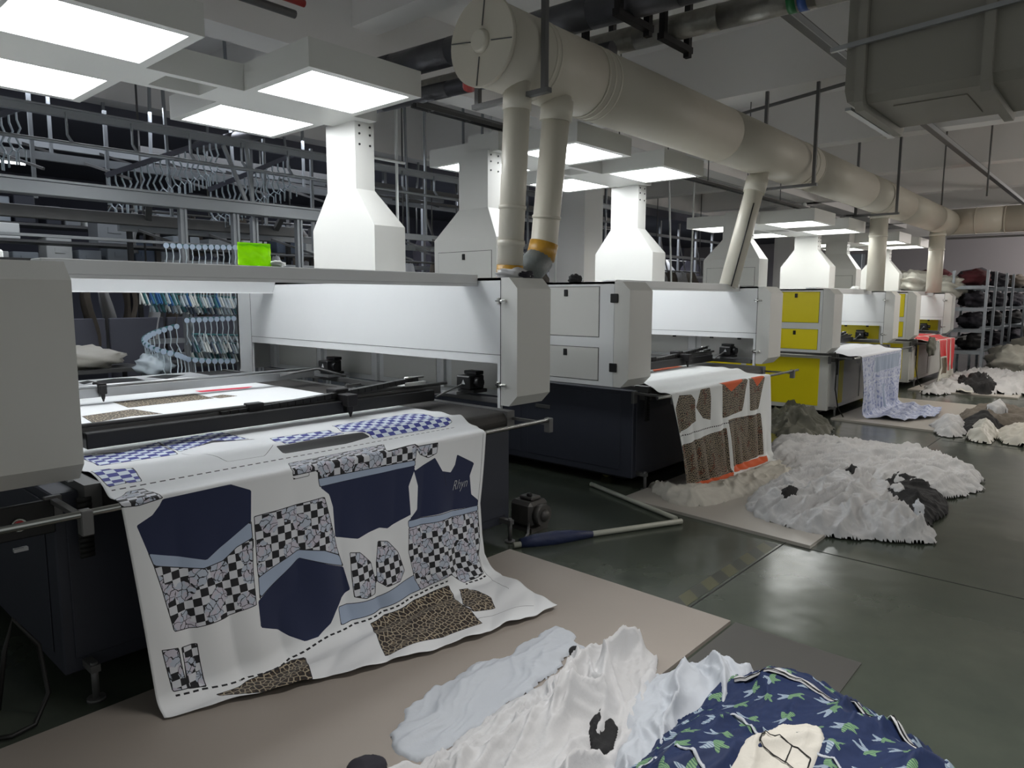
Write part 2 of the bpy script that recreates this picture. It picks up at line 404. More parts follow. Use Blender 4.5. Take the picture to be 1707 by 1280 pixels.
def machine(x0, x1, style, label, idx):
    m, ym, base, doors, panelm = style
    root = thing('fabric_cutting_machine', label, 'machine', ((x0+x1)/2, YF, 0), 'laser cutting machines in a row')
    li, ri = x0+.34, x1-.34
    housing(root, -1, x0, li, m, ym, doors, idx < 2); housing(root, 1, ri, x1, m, ym, doors)
    # cross beams
    bm_ = MB().box(li, ri, 3.33, 3.47, 1.69, 1.755, .004).box(li, ri, 3.33, 3.36, 1.675, 1.69).build('front_beam', m, root)
    MB().prism([(5.88, 1.75), (6.06, 1.75), (6.06, 1.64), (5.95, 1.64)], 'x', li, ri).box(li, ri, 5.93, 5.96, 1.632, 1.64).build('rear_beam', m, root)
    # columns and lamps
    cdy, ldy, lz = (0, 0, 2.95) if idx < 2 else (-.42, -.34, 2.66)
    column(root, -1, x1*0+x0, x0+.34, 'white2', doors if doors != 'yellow' else 'white2', cdy, lz+.01); column(root, 1, x1, x1-.34, 'white2', None, cdy, lz+.01)
    light_frame(root, x0+.2, x1-.2, lz, dy=ldy)
    # lower cabinet
    bx0, bx1 = x0+.25, x1-.3
    b = MB().box(bx0, bx1, 3.08, 6.5, .1, .84, .006).build('base_cabinet', base, root)
    pm = panelm
    for i in range(3):
        y0 = 3.2+i*1.1
        MB().box(bx0-.006, bx0, y0, y0+1.02, .16, .8, .003).build('side_panel', pm, b)
    nb = 3 if base == 'dark' else 2
    w = (bx1-bx0)/nb
    for i in range(nb):
        MB().box(bx0+i*w+.04, bx0+(i+1)*w-.04, 3.072, 3.08, .16, .76, .003).build('front_panel', 'white2' if base != 'dark' else 'dark', b)
    if base != 'dark':
        MB().box(bx0+.42, bx0+.6, 3.066, 3.072, .16, .8, .002).build('trim_panel', 'yellow', b)
    else:
        MB().box(bx0-.014, bx0-.006, 3.95, 4.12, .6, .635, .003).build('recessed_handle', 'rod', b)
    # feet and castors
    for x in (bx0+.08, bx1-.08):
        for y in (3.0, 6.3):
            MB().tube([(x, y, .0), (x, y, .012)], .035, 12).tube([(x, y, .012), (x, y, .16)], .014, 8).box(x-.018, x+.018, y-.018, y+.1, .12, .15).build('levelling_foot', 'rod', root)
        g = MB().tube([(x+.16, 3.5, .055), (x+.21, 3.5, .055)], .055, 18)
        g.build('castor', 'castor', root)
    MB().box(bx0+.1, bx1-.1, 3.2, 6.4, .06, .1).build('bottom_rail', 'black', root)
    # conveyor bed
    g = MB()
    prof = [(6.9, .868)]+[(3.06-.055*math.sin(a)*1.0, .813+.055*math.cos(a)) for a in [math.pi*i/10 for i in range(11)]]+[(6.9, .758)]
    g.prism(prof, 'x', li+.06, ri-.07)
    g.build('conveyor_belt', 'belt', root)
    MB().box(li, li+.06, 3.0, 6.9, .76, .875).build('conveyor_side_rail', 'rod', root)
    MB().box(ri-.07, ri, 3.0, 6.9, .76, .875).build('conveyor_side_rail', 'rod', root)
    g = MB()
    for i in range(12): g.tube([(li-.03, 3.0+.0*i, .60+i*.02), (li+.02, 3.0, .60+i*.02)], .011, 6)
    g.build('drive_chain', 'rubber', root)
    # outfeed roller bar and brackets
    bar = MB().tube([(x0-.03, 2.70, .848), (ri-.02 if idx == 0 else x1-.22, 2.70, .848)], .013, 14).build('outfeed_bar', 'steel', root)
    for x in (bx0+.0, bx1-.05):
        MB().box(x-.012, x+.012, 2.69, 3.09, .815, .832).box(x-.02, x+.02, 2.685, 2.73, .77, .86, .004).box(x-.03, x+.03, 3.06, 3.085, .74, .84, .003).build('bar_bracket', 'rod', root)
    # gantries
    for gi, (gy, mt) in enumerate(((3.57, 'rod'), (5.12, 'alu'))):
        z = 1.0
        xa, xb = li+.02, ri-.12
        ga = MB().box(xa, xb, gy, gy+.05, z-(.05 if gi == 0 else .062), z, .003).tube([(xa, gy+.01, z+.012), (xb+.06, gy+.01, z+.012)], .011, 8).box(xa, xb, gy+.05, gy+.09, z-.012, z+.004)
        go = ga.build('gantry', mt, root)
        if gi == 0:
            MB().box(xa+.15, xb-.12, gy-.07, gy-.002, z-.085, z-.012, .004).build('gantry_cover', 'black', go)
        motor_block(go, ri+.07, gy-.1 if gi == 0 else gy+.05, 1.02)
        MB().box(ri-.02, ri+.2, gy-.05, gy+.25, .93, .95).build('carriage_plate', 'alu', go)
        # laser head
        hx = xa+(1.55 if gi == 0 else .75)
        hy = gy-.10 if gi == 0 else gy-.03; sc = 1.0 if gi == 0 else .6
        hd = MB().box(hx-.04*sc, hx+.05*sc, gy-.02, gy+.09, z+.0, z+.055*sc, .006).tube([(hx, hy, z+.01), (hx, hy, z-.06), (hx, hy, z-.105 if gi == 0 else z-.09)], [.02*sc, .02*sc, .004], 10).box(hx-.035*sc, hx+.035*sc, hy-.03*sc, gy, z-.04, z+.03*sc, .004)
        hd.build('laser_head', 'bracket', go)
        if gi == 0:
            # drag chain arching along the gantry
            x_s, x_e = xa+.8, xa+2.15
            pts = []
            for i in range(29):
                t = i/28
                pts.append((x_s+(x_e-x_s)*t, gy+.0, z-.01+.075*(t**1.4)))
            ch = MB()
            for i in range(28):
                a, b2 = Vector(pts[i]), Vector(pts[i+1]); ch.obox(a.lerp(b2, .04), a.lerp(b2, .96), .045, .03)
            ch.build('drag_chain', 'black', go)
            MB().box(x_e-.12, x_e+.06, gy-.03, gy+.06, z+.02, z+.05, .004).tube([(x_e-.1, gy, z+.05), (x_e-.1, gy, z+.075), (x_e+.06, gy, z+.075)], .008, 8).build('chain_bracket', 'steel', go)
            MB().box(x_s+.15, x_s+.24, gy-.03, gy+.03, z-.02, z+.03, .004).build('lens_block', 'bracket', go)
            MB().tube([(ri-.25, gy-.09, z-.06), (ri-.15, gy-.09, z-.03), (ri-.02, gy-.09, z+.0), (ri+.05, gy-.09, z+.03)], .007, 8).build('air_hose', 'rod', go)
        else:
            MB().tube([(ri-.45, gy-.02, z-.02), (ri-.3, gy-.06, z+.0), (ri-.1, gy-.02, z+.01), (ri+.05, gy-.2, z-.05)], .01, 8).build('air_hose', 'rod', go)
    # guide rails the gantries run on
    for x in (li+.03, ri+.1):
        MB().box(x-.02, x+.02, 3.2, 6.3, .885, .925, .003).build('guide_rail', 'rod', root)
    for y in (4.2, 4.75, 6.0): MB().box(ri-.06, ri+.2, y, y+.03, .88, .9).build('rail_bolt_plate', 'rod', root)
    return root
ST12 = ('white', 'white2', 'dark', 'white2', 'dark')
ST34 = ('white', 'white2', 'white2', 'yellow', 'yellow')
MX = [(.55, 3.74), (4.724, 7.843), (9.59, 12.897), (14.0, 17.44)]
LBL = ['nearest white cutting machine with dark base, navy and checked fabric hanging from its bar',
       'second white cutting machine, dark base, with leopard print fabric on its bar',
       'white cutting machine with yellow hatches and pale blue fabric hanging from its bar',
       'farthest white cutting machine with yellow hatches and red fabric hanging from its bar']
roots = [machine(a, b, ST12 if i < 2 else ST34, LBL[i], i) for i, (a, b) in enumerate(MX)]
m1 = roots[0]
# push buttons of the nearest machine
for x, mm_ in ((.60, 'green'), (.68, 'red')):
    b = MB().tube([(x, 3.06, .76), (x, 3.035, .76)], .024, 18).build('button_ring', 'steel', m1)
    MB().tube([(x, 3.036, .76), (x, 3.024, .76)], .018, 18).build('push_button', mm_, m1)
MB().box(.50, .80, 3.055, 3.08, .7, .83, .004).build('control_plate', 'black', m1)
for x in (.57, .66): MB().box(x, x+.045, 3.05, 3.07, .655, .668).build('label_strip', 'label', m1)
MB().box(3.44, 3.442+.004, 3.12, 3.24, .28, .42).build('rating_label', 'label', m1)
for r_ in roots[2:]:
    x = r_.location.x-1.35
    MB().tube([(x-.02, 3.02, .9), (x-.03, 2.99, .7), (x, 3.0, .4), (x+.03, 2.96, .15), (x+.1, 2.9, .01)], .008, 8).build('power_cable', 'cablemat', r_)

# ================================================================== PRINTED FABRIC
def interp(x, pts):
    a = np.array(pts, float); return np.interp(x, a[:, 0], a[:, 1])
def cloth_xyz(u,S,c):
    """u 0..1 across, S metres along (negative = back over the table, 0 = over the bar, positive = hanging)"""
    u=np.asarray(u,float);S=np.asarray(S,float)
    XL=interp(S,c['L']);XR=interp(S,c['R'])
    X=XL+u*(XR-XL)
    zb=.8635;yb=2.70;zt=.886;yr=3.06;zf=c['zf'];H=zb-zf;r=.07
    t=np.clip(-S/.36,0,1)
    Yt=np.where(S<0,np.where(S>-.36,yb+t*(yr-yb),yr+(-S-.36)),yb)
    Zt=np.where(S<0,np.where(S>-.36,zb+t*(zt-zb)-.022*np.sin(np.pi*t)**1.5,zt),zb)
    a=np.clip((S-(H-r))/(r*np.pi/2),0,1)*np.pi/2
    e=np.maximum(S-(H-r)-r*np.pi/2,0)
    Y=np.where(S>0,yb-.019-np.where(S>H-r,r*(1-np.cos(a))+e,0),Yt)
    Z=np.where(S>0,np.where(S>H-r,zf+r-r*np.sin(a),zb-S),Zt)
    lift=c.get('lift',0)
    w=np.clip(S/.5,0,1)*np.clip(1-(S-H)/.25,0,1)
    wv=c['wave']*(np.sin(u*23+S*2.0+c['ph'])+.6*np.sin(u*41-S*3+1.3*c['ph'])+.4*np.sin(u*9+c['ph']))
    Y=Y-w*np.abs(wv)*1.3
    fl=np.clip(e/.08,0,1)
    Z=Z+fl*(.010+.012*np.abs(np.sin(u*17+S*9+c['ph']))*c.get('fw',1)*(1+.5*np.sin(S*31+u*7)))
    # soft ridges on the stretch between roller and bar
    tt=np.clip(-S/.3,0,1)*np.clip((S+.75)/.3,0,1)*(S<0)
    Z=Z+tt*.006*np.sin(-S*32+u*3)
    return X,Y,Z

PRINT1=dict(navy=[[(0.076,0.014),(0.216,0.01),(0.261,0.052),(0.255,0.18),(0.146,0.29),(0.032,0.206),(0.02,0.092),(0.052,0.066),(0.068,0.036)],[(0.369,0.399),(0.489,0.505),(0.499,0.623),(0.471,0.645),(0.423,0.747),(0.381,0.789),(0.345,0.785),(0.311,0.733),(0.289,0.687),(0.244,0.643),(0.248,0.527)],[(0.431,0.102),(0.729,0.102),(0.725,0.132),(0.707,0.2),(0.717,0.348),(0.683,0.363),(0.655,0.377),(0.641,0.387),(0.613,0.371),(0.577,0.379),(0.541,0.391),(0.471,0.351),(0.467,0.208),(0.457,0.146)],[(0.886,0.096),(0.96,0.164),(0.946,0.23),(0.958,0.336),(0.99,0.379),(0.99,0.409),(0.844,0.387),(0.709,0.377),(0.741,0.332),(0.741,0.212),(0.725,0.132),(0.8,0.086),(0.83,0.166),(0.864,0.184),(0.88,0.15)]],
 pale=[[(0.032,0.202),(0.146,0.29),(0.255,0.18),(0.255,0.254),(0.216,0.274),(0.182,0.316),(0.138,0.322),(0.09,0.294),(0.038,0.256)],[(0.259,0.429),(0.317,0.391),(0.369,0.361),(0.433,0.391),(0.481,0.443),(0.489,0.501),(0.369,0.399),(0.253,0.519)],[(0.429,0.064),(0.729,0.076),(0.729,0.104),(0.431,0.102)],[(0.709,0.377),(0.99,0.409),(0.986,0.439),(0.711,0.415)],[(0.457,0.683),(0.573,0.715),(0.719,0.673),(0.721,0.763),(0.553,0.783),(0.449,0.777)]],
 check=[[(0.038,0.256),(0.09,0.294),(0.138,0.322),(0.182,0.316),(0.216,0.274),(0.255,0.254),(0.242,0.539),(0.202,0.543),(0.168,0.553),(0.106,0.551),(0.056,0.533),(0.046,0.361)],[(0.263,0.166),(0.443,0.152),(0.481,0.441),(0.435,0.393),(0.369,0.361),(0.317,0.391),(0.259,0.429)],[(0.379,-0.143),(0.655,-0.149),(0.635,0.018),(0.363,0.028)],[(0.429,0.022),(0.735,0.0),(0.729,0.076),(0.429,0.064)],[(0.711,0.415),(0.986,0.439),(0.988,0.615),(0.956,0.805),(0.87,0.821),(0.838,0.739),(0.723,0.767),(0.715,0.679),(0.703,0.541)],[(0.731,0.01),(0.81,0.012),(0.806,0.064),(0.776,0.08),(0.745,0.052)],[(0.0,-0.057),(0.034,-0.177),(0.066,-0.177),(0.072,-0.023),(0.076,0.01),(0.03,0.02),(0.0,0.014)],[(0.511,0.445),(0.541,0.459),(0.575,0.529),(0.583,0.631),(0.577,0.695),(0.543,0.695),(0.507,0.665),(0.507,0.553)],[(0.605,0.435),(0.637,0.451),(0.667,0.521),(0.683,0.631),(0.663,0.677),(0.615,0.677),(0.587,0.633),(0.591,0.537)],[(0.026,0.591),(0.058,0.605),(0.064,0.785),(0.034,0.775)],[(0.066,0.609),(0.1,0.617),(0.1,0.807),(0.068,0.789)]],
 leo=[[(0.523,0.821),(0.812,0.791),(0.782,0.919),(0.756,1.232),(0.465,1.13)],[(0.83,0.835),(0.856,0.855),(0.87,1.06),(0.842,1.158),(0.772,1.126),(0.78,1.009)],[(0.108,0.855),(0.158,0.863),(0.226,0.837),(0.321,0.851),(0.283,1.064),(0.228,1.039),(0.154,0.967)],[(0.395,-2.497),(0.675,-2.514),(0.667,-2.171),(0.383,-2.154)],[(0.226,-2.006),(0.381,-2.074),(0.407,-1.743),(0.323,-1.789),(0.208,-1.709)],[(0.673,-2.257),(0.731,-2.314),(0.754,-2.166),(0.683,-2.137)],[(0.437,-1.703),(0.491,-1.691),(0.479,-1.589),(0.427,-1.6)],[(0.645,-1.72),(0.721,-1.709),(0.792,-1.691),(0.635,-1.594)]],
 bchk=[[(0.046,-0.829),(0.114,-0.76),(0.216,-0.88),(0.198,-0.549),(0.036,-0.566),(0.036,-0.766)],[(0.22,-0.886),(0.387,-0.926),(0.391,-0.629),(0.315,-0.703),(0.208,-0.577)],[(0.429,-0.56),(0.595,-0.537),(0.585,-0.371),(0.475,-0.366),(0.415,-0.366)],[(0.639,-0.64),(0.932,-0.651),(0.946,-0.297),(0.906,-0.257),(0.651,-0.269),(0.653,-0.326),(0.605,-0.411)],[(0.004,-0.457),(0.038,-0.446),(0.04,-0.251),(0.008,-0.24)],[(0.04,-0.423),(0.074,-0.4),(0.07,-0.24),(0.042,-0.246)]],
 black=[[(0.206,-0.566),(0.309,-0.68),(0.407,-0.566),(0.321,-0.731)],[(0.389,-0.366),(0.417,-0.36),(0.539,-0.366),(0.637,-0.349),(0.649,-0.297),(0.565,-0.263),(0.393,-0.274)],[(0.05,-0.857),(0.118,-0.783),(0.212,-0.88),(0.112,-0.76)],[(0.571,-3.909),(0.657,-4.0),(0.727,-3.914),(0.723,-3.657),(0.553,-3.617)],[(0.77,-3.897),(0.872,-4.0),(0.936,-3.851),(0.806,-3.634)],[(0.499,-3.88),(0.553,-4.0),(0.561,-3.874),(0.495,-3.709)]],
 red=[[(0.709,-2.657),(0.93,-2.6),(0.886,-2.52),(0.709,-2.549)]],
 line=[[(0.006,-0.211),(0.521,-0.206),(0.928,-0.217)],[(0.166,0.837),(0.263,0.841),(0.411,0.801),(0.547,0.799),(0.711,0.783),(0.816,0.767)],[(0.864,0.831),(0.958,0.823)],[(0.034,0.793),(0.166,0.837)]],
 thin=[[(0.988,0.01),(0.99,0.268),(0.988,0.615),(0.964,0.793),(0.952,0.883),(0.942,1.068)],[(0.363,0.028),(0.365,0.044),(0.405,0.042),(0.405,0.024)],[(0.836,0.172),(0.848,0.256)],[(0.204,-0.56),(0.259,-0.297),(0.345,-0.291),(0.387,-0.383)],[(0.609,1.037),(0.635,1.184),(0.77,1.182),(0.864,1.24),(0.944,1.286)]])
PRINT2=dict(leo=[[(0.01,0.126),(0.06,0.022),(0.16,0.036),(0.188,0.084),(0.166,0.266),(0.0,0.328)],[(0.248,0.01),(0.333,0.01),(0.331,0.094),(0.305,0.29),(0.236,0.258),(0.186,0.152)],[(0.459,-0.023),(0.731,-0.011),(0.639,0.286),(0.425,0.304)],[(0.745,0.002),(0.93,0.012),(0.83,0.312),(0.725,0.304)],[(0.0,0.433),(0.447,0.397),(0.451,0.827),(0.0,0.785)],[(0.471,0.33),(0.852,0.357),(0.858,0.773),(0.479,0.783)],[(0.778,-1.177),(0.846,-0.943),(0.561,-0.92)]],
 orange=[[(0.447,-0.023),(0.721,-0.023),(0.539,0.084)],[(0.78,-0.006),(0.93,0.002),(0.832,0.09)],[(0.483,0.773),(0.892,0.793),(0.826,0.883),(0.451,0.827)],[(0.0,0.779),(0.451,0.827),(0.363,0.931),(0.0,0.805)],[(0.912,-1.314),(0.884,-0.874),(0.479,-0.823)]],
 line=[[(0.0,0.353),(0.852,0.357)]])

def sd_poly(px, py, poly):
    p = np.array(poly, float); n = len(p); d = np.full(px.shape, 1e9); ins = np.zeros(px.shape, bool)
    for i in range(n):
        a = p[i]; b = p[(i+1) % n]; e = b-a; L = max(e@e, 1e-12)
        wx, wy = px-a[0], py-a[1]; t = np.clip((wx*e[0]+wy*e[1])/L, 0, 1)
        d = np.minimum(d, (wx-e[0]*t)**2+(wy-e[1]*t)**2)
        if abs(e[1]) > 1e-12:
            c = ((a[1] > py) != (b[1] > py)) & (px < e[0]*(py-a[1])/e[1]+a[0]); ins ^= c
    d = np.sqrt(d); return np.where(ins, -d, d)
def sd_line(px, py, line):
    p = np.array(line, float); best = np.full(px.shape, 1e9); sg = np.zeros(px.shape); tt = np.zeros(px.shape); acc = 0
    n = len(p)-1
    for i in range(n):
        a, b = p[i], p[i+1]; e = b-a; L = np.hypot(*e); e = e/max(L, 1e-9)
        wx, wy = px-a[0], py-a[1]; t = wx*e[0]+wy*e[1]; tc = np.clip(t, 0, L)
        d = np.hypot(wx-e[0]*tc, wy-e[1]*tc); s = np.sign(wx*e[1]-wy*e[0])
        k = d < best
        best = np.where(k, d, best); sg = np.where(k, s, sg)
        tu = t if n == 1 else np.where((i == 0) & (t < 0), t, np.where((i == n-1) & (t > L), t, tc))
        tt = np.where(k, acc+tu, tt); acc += L
    # off the ends: no line
    tt = np.where((tt < 0) | (tt > acc), -1.0, tt)
    return best*np.where(sg == 0, 1, sg), tt
def add_attr(me, name, arr, typ='FLOAT'):
    a = me.attributes.new(name, typ, 'POINT')
    a.data.foreach_set('value' if typ == 'FLOAT' else 'vector', np.ascontiguousarray(arr, dtype=np.float32).ravel())
def fabric_mat(name, basecol, layers, thinlines=(), rough=.7):
    """layers: list of (attribute, kind); the attribute is a signed distance (negative inside)"""
    m, nt, b = new_mat(name); L = nt.links.new
    at = N(nt, 'ShaderNodeAttribute'); at.attribute_name = 'cloth_xy'
    def math_(op, a, b_=None, c=None):
        n = N(nt, 'ShaderNodeMath', operation=op)
        for i, v in enumerate((a, b_, c)):
            if v is None: continue
            if isinstance(v, (int, float)): n.inputs[i].default_value = v
            else: L(v, n.inputs[i])
        return n.outputs[0]
    def attr(nm):
        n = N(nt, 'ShaderNodeAttribute'); n.attribute_name = nm; return n.outputs['Fac']
    def mixc(f, a, b_):
        n = N(nt, 'ShaderNodeMix', data_type='RGBA')
        if isinstance(f, (int, float)): n.inputs[0].default_value = f
        else: L(f, n.inputs[0])
        for i, v in ((6, a), (7, b_)):
            if isinstance(v, tuple): n.inputs[i].default_value = v
            else: L(v, n.inputs[i])
        return n.outputs[2]
    def scaled(sx, sy, rot=0):
        mp = N(nt, 'ShaderNodeMapping'); mp.inputs['Scale'].default_value = (sx, sy, 1); mp.inputs['Rotation'].default_value = (0, 0, rot)
        L(at.outputs['Vector'], mp.inputs[0]); return mp.outputs[0]
    def vor(scale, feature='F1', rnd=1.0, vec=None):
        v = N(nt, 'ShaderNodeTexVoronoi', feature=feature, voronoi_dimensions='2D'); v.inputs['Scale'].default_value = scale; v.inputs['Randomness'].default_value = rnd
        L(vec or at.outputs['Vector'], v.inputs['Vector']); return v
    ink = srgb(30, 30, 34)
    def pattern(kind):
        if kind == 'navy': return srgb(32, 40, 70)
        if kind == 'pale': return srgb(160, 174, 196)
        if kind == 'black': return srgb(28, 28, 32)
        if kind == 'red': return srgb(206, 36, 40)
        if kind == 'pink': return srgb(214, 46, 70)
        if kind == 'orange': return srgb(214, 92, 40)
        if kind == 'white': return srgb(222, 224, 226)
        if kind in ('check', 'bchk'):
            c = N(nt, 'ShaderNodeTexChecker'); c.inputs['Scale'].default_value = 30 if kind == 'check' else 26
            L(at.outputs['Vector'], c.inputs['Vector'])
            if kind == 'bchk':
                c.inputs['Color1'].default_value = srgb(38, 48, 140); c.inputs['Color2'].default_value = srgb(214, 224, 236); return c.outputs[0]
            c.inputs['Color1'].default_value = srgb(34, 34, 38); c.inputs['Color2'].default_value = srgb(206, 208, 214)
            # loose line-drawn blossoms strewn over the checks
            no = N(nt, 'ShaderNodeTexNoise'); no.inputs['Scale'].default_value = 22; L(at.outputs['Vector'], no.inputs['Vector'])
            wv_ = N(nt, 'ShaderNodeVectorMath', operation='MULTIPLY_ADD'); L(no.outputs[1], wv_.inputs[0]); wv_.inputs[1].default_value = (.05, .05, 0); L(at.outputs['Vector'], wv_.inputs[2])
            v = vor(9.5, 'F1', .9); e = vor(30, 'SMOOTH_F1' if False else 'DISTANCE_TO_EDGE', 1, wv_.outputs[0])
            f = math_('LESS_THAN', math_('ADD', v.outputs['Distance'], math_('MULTIPLY', no.outputs[0], .35)), .56)
            line = math_('LESS_THAN', e.outputs['Distance'], .045)
            hue = mixc(math_('GREATER_THAN', no.outputs[0], .5), srgb(178, 186, 200), srgb(190, 186, 198))
            return mixc(f, c.outputs[0], mixc(line, hue, ink))
        if kind == 'leo':
            no = N(nt, 'ShaderNodeTexNoise'); no.inputs['Scale'].default_value = 30; L(at.outputs['Vector'], no.inputs['Vector'])
            e = vor(42, 'DISTANCE_TO_EDGE', 1, scaled(1, .7)); 
            line = math_('LESS_THAN', math_('ADD', e.outputs['Distance'], math_('MULTIPLY', math_('SUBTRACT', no.outputs[0], .5), .16)), .095)
            c = vor(42, 'F1', 1, scaled(1, .7))
            spot = mixc(math_('LESS_THAN', c.outputs['Distance'], .16), srgb(40, 34, 32), srgb(84, 66, 46))
            return mixc(line, spot, srgb(168, 156, 134))
        if kind == 'leo2':
            e = vor(50, 'DISTANCE_TO_EDGE', 1)
            line = math_('LESS_THAN', e.outputs['Distance'], .07)
            no = N(nt, 'ShaderNodeTexNoise'); no.inputs['Scale'].default_value = 12; L(at.outputs['Vector'], no.inputs['Vector'])
            return mixc(line, srgb(30, 26, 26), mixc(math_('GREATER_THAN', no.outputs[0], .62), srgb(196, 180, 152), srgb(176, 118, 84)))
        if kind == 'speckle':
            no = N(nt, 'ShaderNodeTexNoise'); no.inputs['Scale'].default_value = 24; no.inputs['Detail'].default_value = 4; L(at.outputs['Vector'], no.inputs['Vector'])
            return mixc(math_('GREATER_THAN', no.outputs[0], .54), srgb(200, 206, 224), srgb(150, 160, 198))
    no = N(nt, 'ShaderNodeTexNoise'); no.inputs['Scale'].default_value = 3; L(at.outputs['Vector'], no.inputs['Vector'])
    col = mixc(no.outputs[0], tuple(c*.95 for c in basecol[:3])+(1,), basecol)
    for a, kind in layers:
        s = attr(a); p = pattern(kind)
        col = mixc(math_('LESS_THAN', s, 0), col, p)
        if kind in ('check', 'leo', 'bchk', 'pale'):
            col = mixc(math_('LESS_THAN', math_('ABSOLUTE', s), .0018), col, ink)
    for a, wd_, dash in thinlines:
        s = attr(a); t = attr(a+'_t')
        f = math_('LESS_THAN', math_('ABSOLUTE', s), wd_)
        f = math_('MULTIPLY', f, math_('GREATER_THAN', t, -.001))
        if dash: f = math_('MULTIPLY', f, math_('LESS_THAN', math_('FRACT', math_('DIVIDE', t, dash)), .62))
        col = mixc(f, col, ink)
    L(col, b.inputs['Base Color']); b.inputs['Roughness'].default_value = rough; b.inputs['Specular IOR Level'].default_value = .3
    if 'Sheen Weight' in b.inputs: b.inputs['Sheen Weight'].default_value = .1
    return m
def make_fabric(name, c, prints, layers, lines, basecol, label, s0=-4.05, nu=150, nh=110):
    u = np.linspace(0, 1, nu)
    sb = np.linspace(s0, 0, int(-s0/.016), endpoint=False); t = np.linspace(0, 1, nh)
    smax = interp(u, c['smax'])
    smax = smax+.006*np.sin(u*37)+.004*np.sin(u*91)
    rows = [np.full(nu, s) for s in sb]+[tt*smax for tt in t]
    S = np.array(rows); U = np.tile(u, (len(rows), 1))
    X, Y, Z = cloth_xyz(U, S, c)
    nr = len(rows)
    idx = np.arange(nr*nu).reshape(nr, nu)
    f = np.stack([idx[:-1, :-1], idx[:-1, 1:], idx[1:, 1:], idx[1:, :-1]], -1).reshape(-1, 4)
    o0 = np.array([c['R'][2][1]-.9, 2.7, 0])
    me = bpy.data.meshes.new(name)
    me.from_pydata((np.stack([X, Y, Z], -1).reshape(-1, 3)-o0).tolist(), [], f.tolist())
    me.polygons.foreach_set('use_smooth', [True]*len(f))
    W = c['W']; ux, sy = (U*W).ravel(), S.ravel()
    add_attr(me, 'cloth_xy', np.stack([ux+5, sy+5, ux*0], -1), 'FLOAT_VECTOR')
    for k_, polys in prints.items():
        pp = [[(a*W, b) for a, b in q] for q in polys]
        if k_ in lines:
            best = None
            for q in pp:
                d, tt = sd_line(ux, sy, q)
                if best is None: best, bt = d, tt
                else:
                    # prefer the closer line that is actually running here
                    dd = np.abs(d)+(tt < 0)*.05; bd = np.abs(best)+(bt < 0)*.05
                    k2 = dd < bd; best = np.where(k2, d, best); bt = np.where(k2, tt, bt)
            add_attr(me, k_, best); add_attr(me, k_+'_t', bt)
        else:
            d = np.full(ux.shape, 1e3)
            for q in pp: d = np.minimum(d, sd_poly(ux, sy, q))
            add_attr(me, k_, d)
    me.materials.append(fabric_mat(name+'_print', basecol, layers, [(k_, w_, ds) for k_, (w_, ds) in lines.items()]))
    o = bpy.data.objects.new(name, me); C.objects.link(o); o.location = o0
    sol = o.modifiers.new('thickness', 'SOLIDIFY'); sol.thickness = .0015; sol.offset = 0
    tag(o, label, 'fabric')
    return o
FAB = []
M1 = dict(L=[(-9,.96),(-.36,.955),(0,.907),(.84,.99),(1.5,.97)],R=[(-9,2.97),(-.36,2.97),(-.15,2.9),(0,2.80),(.4,2.745),(.7,2.78),(.85,2.86),(1.4,2.72)],zf=.028,wave=.011,ph=.6,W=1.9,
  smax=[(0,.86),(.12,.95),(.4,1.15),(.65,1.28),(1,1.38)])
M2 = dict(L=[(-9,5.25),(-.5,5.22),(-.36,5.15),(0,4.875),(.84,5.2),(1.5,5.0)],R=[(-9,6.95),(-.5,6.95),(0,6.83),(.84,6.95),(1.5,6.9)],zf=.035,wave=.012,ph=2.1,W=1.95,smax=[(0,.88),(1,.95)])
M3 = dict(L=[(-9,10.1),(-.5,10.05),(0,9.85),(.7,9.9),(1.0,10.1),(1.6,10.1)],R=[(-9,12.2),(-.5,12.2),(0,11.88),(.5,11.75),(.84,11.9),(1.6,11.4)],zf=.035,wave=.02,ph=4.1,fw=2.5,W=1.95,smax=[(0,1.3),(.5,1.55),(1,1.45)])
M4 = dict(L=[(-9,14.5),(-.5,14.45),(0,14.5),(.5,14.7),(.84,14.4),(1.6,13.6)],R=[(-9,16.8),(-.5,16.8),(0,15.95),(.5,15.8),(.84,16.2),(1.6,16.4)],zf=.035,wave=.02,ph=5.1,fw=2.0,W=1.6,smax=[(0,1.45),(1,1.3)])
f1 = make_fabric('printed_fabric', M1, PRINT1, [('bchk', 'bchk'), ('black', 'black'), ('leo', 'leo'), ('red', 'pink'), ('pale', 'pale'), ('check', 'check'), ('navy', 'navy')],
  {'line': (.0042, .036), 'thin': (.0012, 0)}, srgb(226, 228, 230), 'white fabric printed with navy garment shapes and black checks on the nearest machine', nu=190, nh=130)
f2 = make_fabric('printed_fabric', M2, PRINT2, [('leo', 'leo2'), ('orange', 'orange')], {'line': (.005, .03)}, srgb(232, 235, 235), 'white fabric printed with leopard and orange garment shapes on the second machine')
r_ = lambda a, b, c_, d: [(a, b), (c_, b), (c_, d), (a, d)]
P3 = dict(spk=[r_(.0, .02, 1, 1.6)], blank=[r_(.28, .05, .95, .26), [(.5, .45), (.62, .45), (.6, .8), (.52, .8)]], wl=[[(0, .42), (.4, .36), (1, .4)], [(.35, .42), (.38, 1.2)], [(0, .4), (.25, .3), (.3, .1)]])
f3 = make_fabric('printed_fabric', M3, P3, [('spk', 'speckle'), ('blank', 'pale')], {'wl': (.009, 0)}, srgb(232, 234, 240), 'pale blue patterned fabric hanging and trailing onto the board at the yellow machine')
nt = f3.data.materials[0].node_tree
for n in nt.nodes:
    if n.bl_idname == 'ShaderNodeMix' and tuple(round(v, 4) for v in n.inputs[7].default_value[:3]) == tuple(round(v, 4) for v in srgb(30, 30, 34)[:3]): n.inputs[7].default_value = srgb(206, 212, 226)
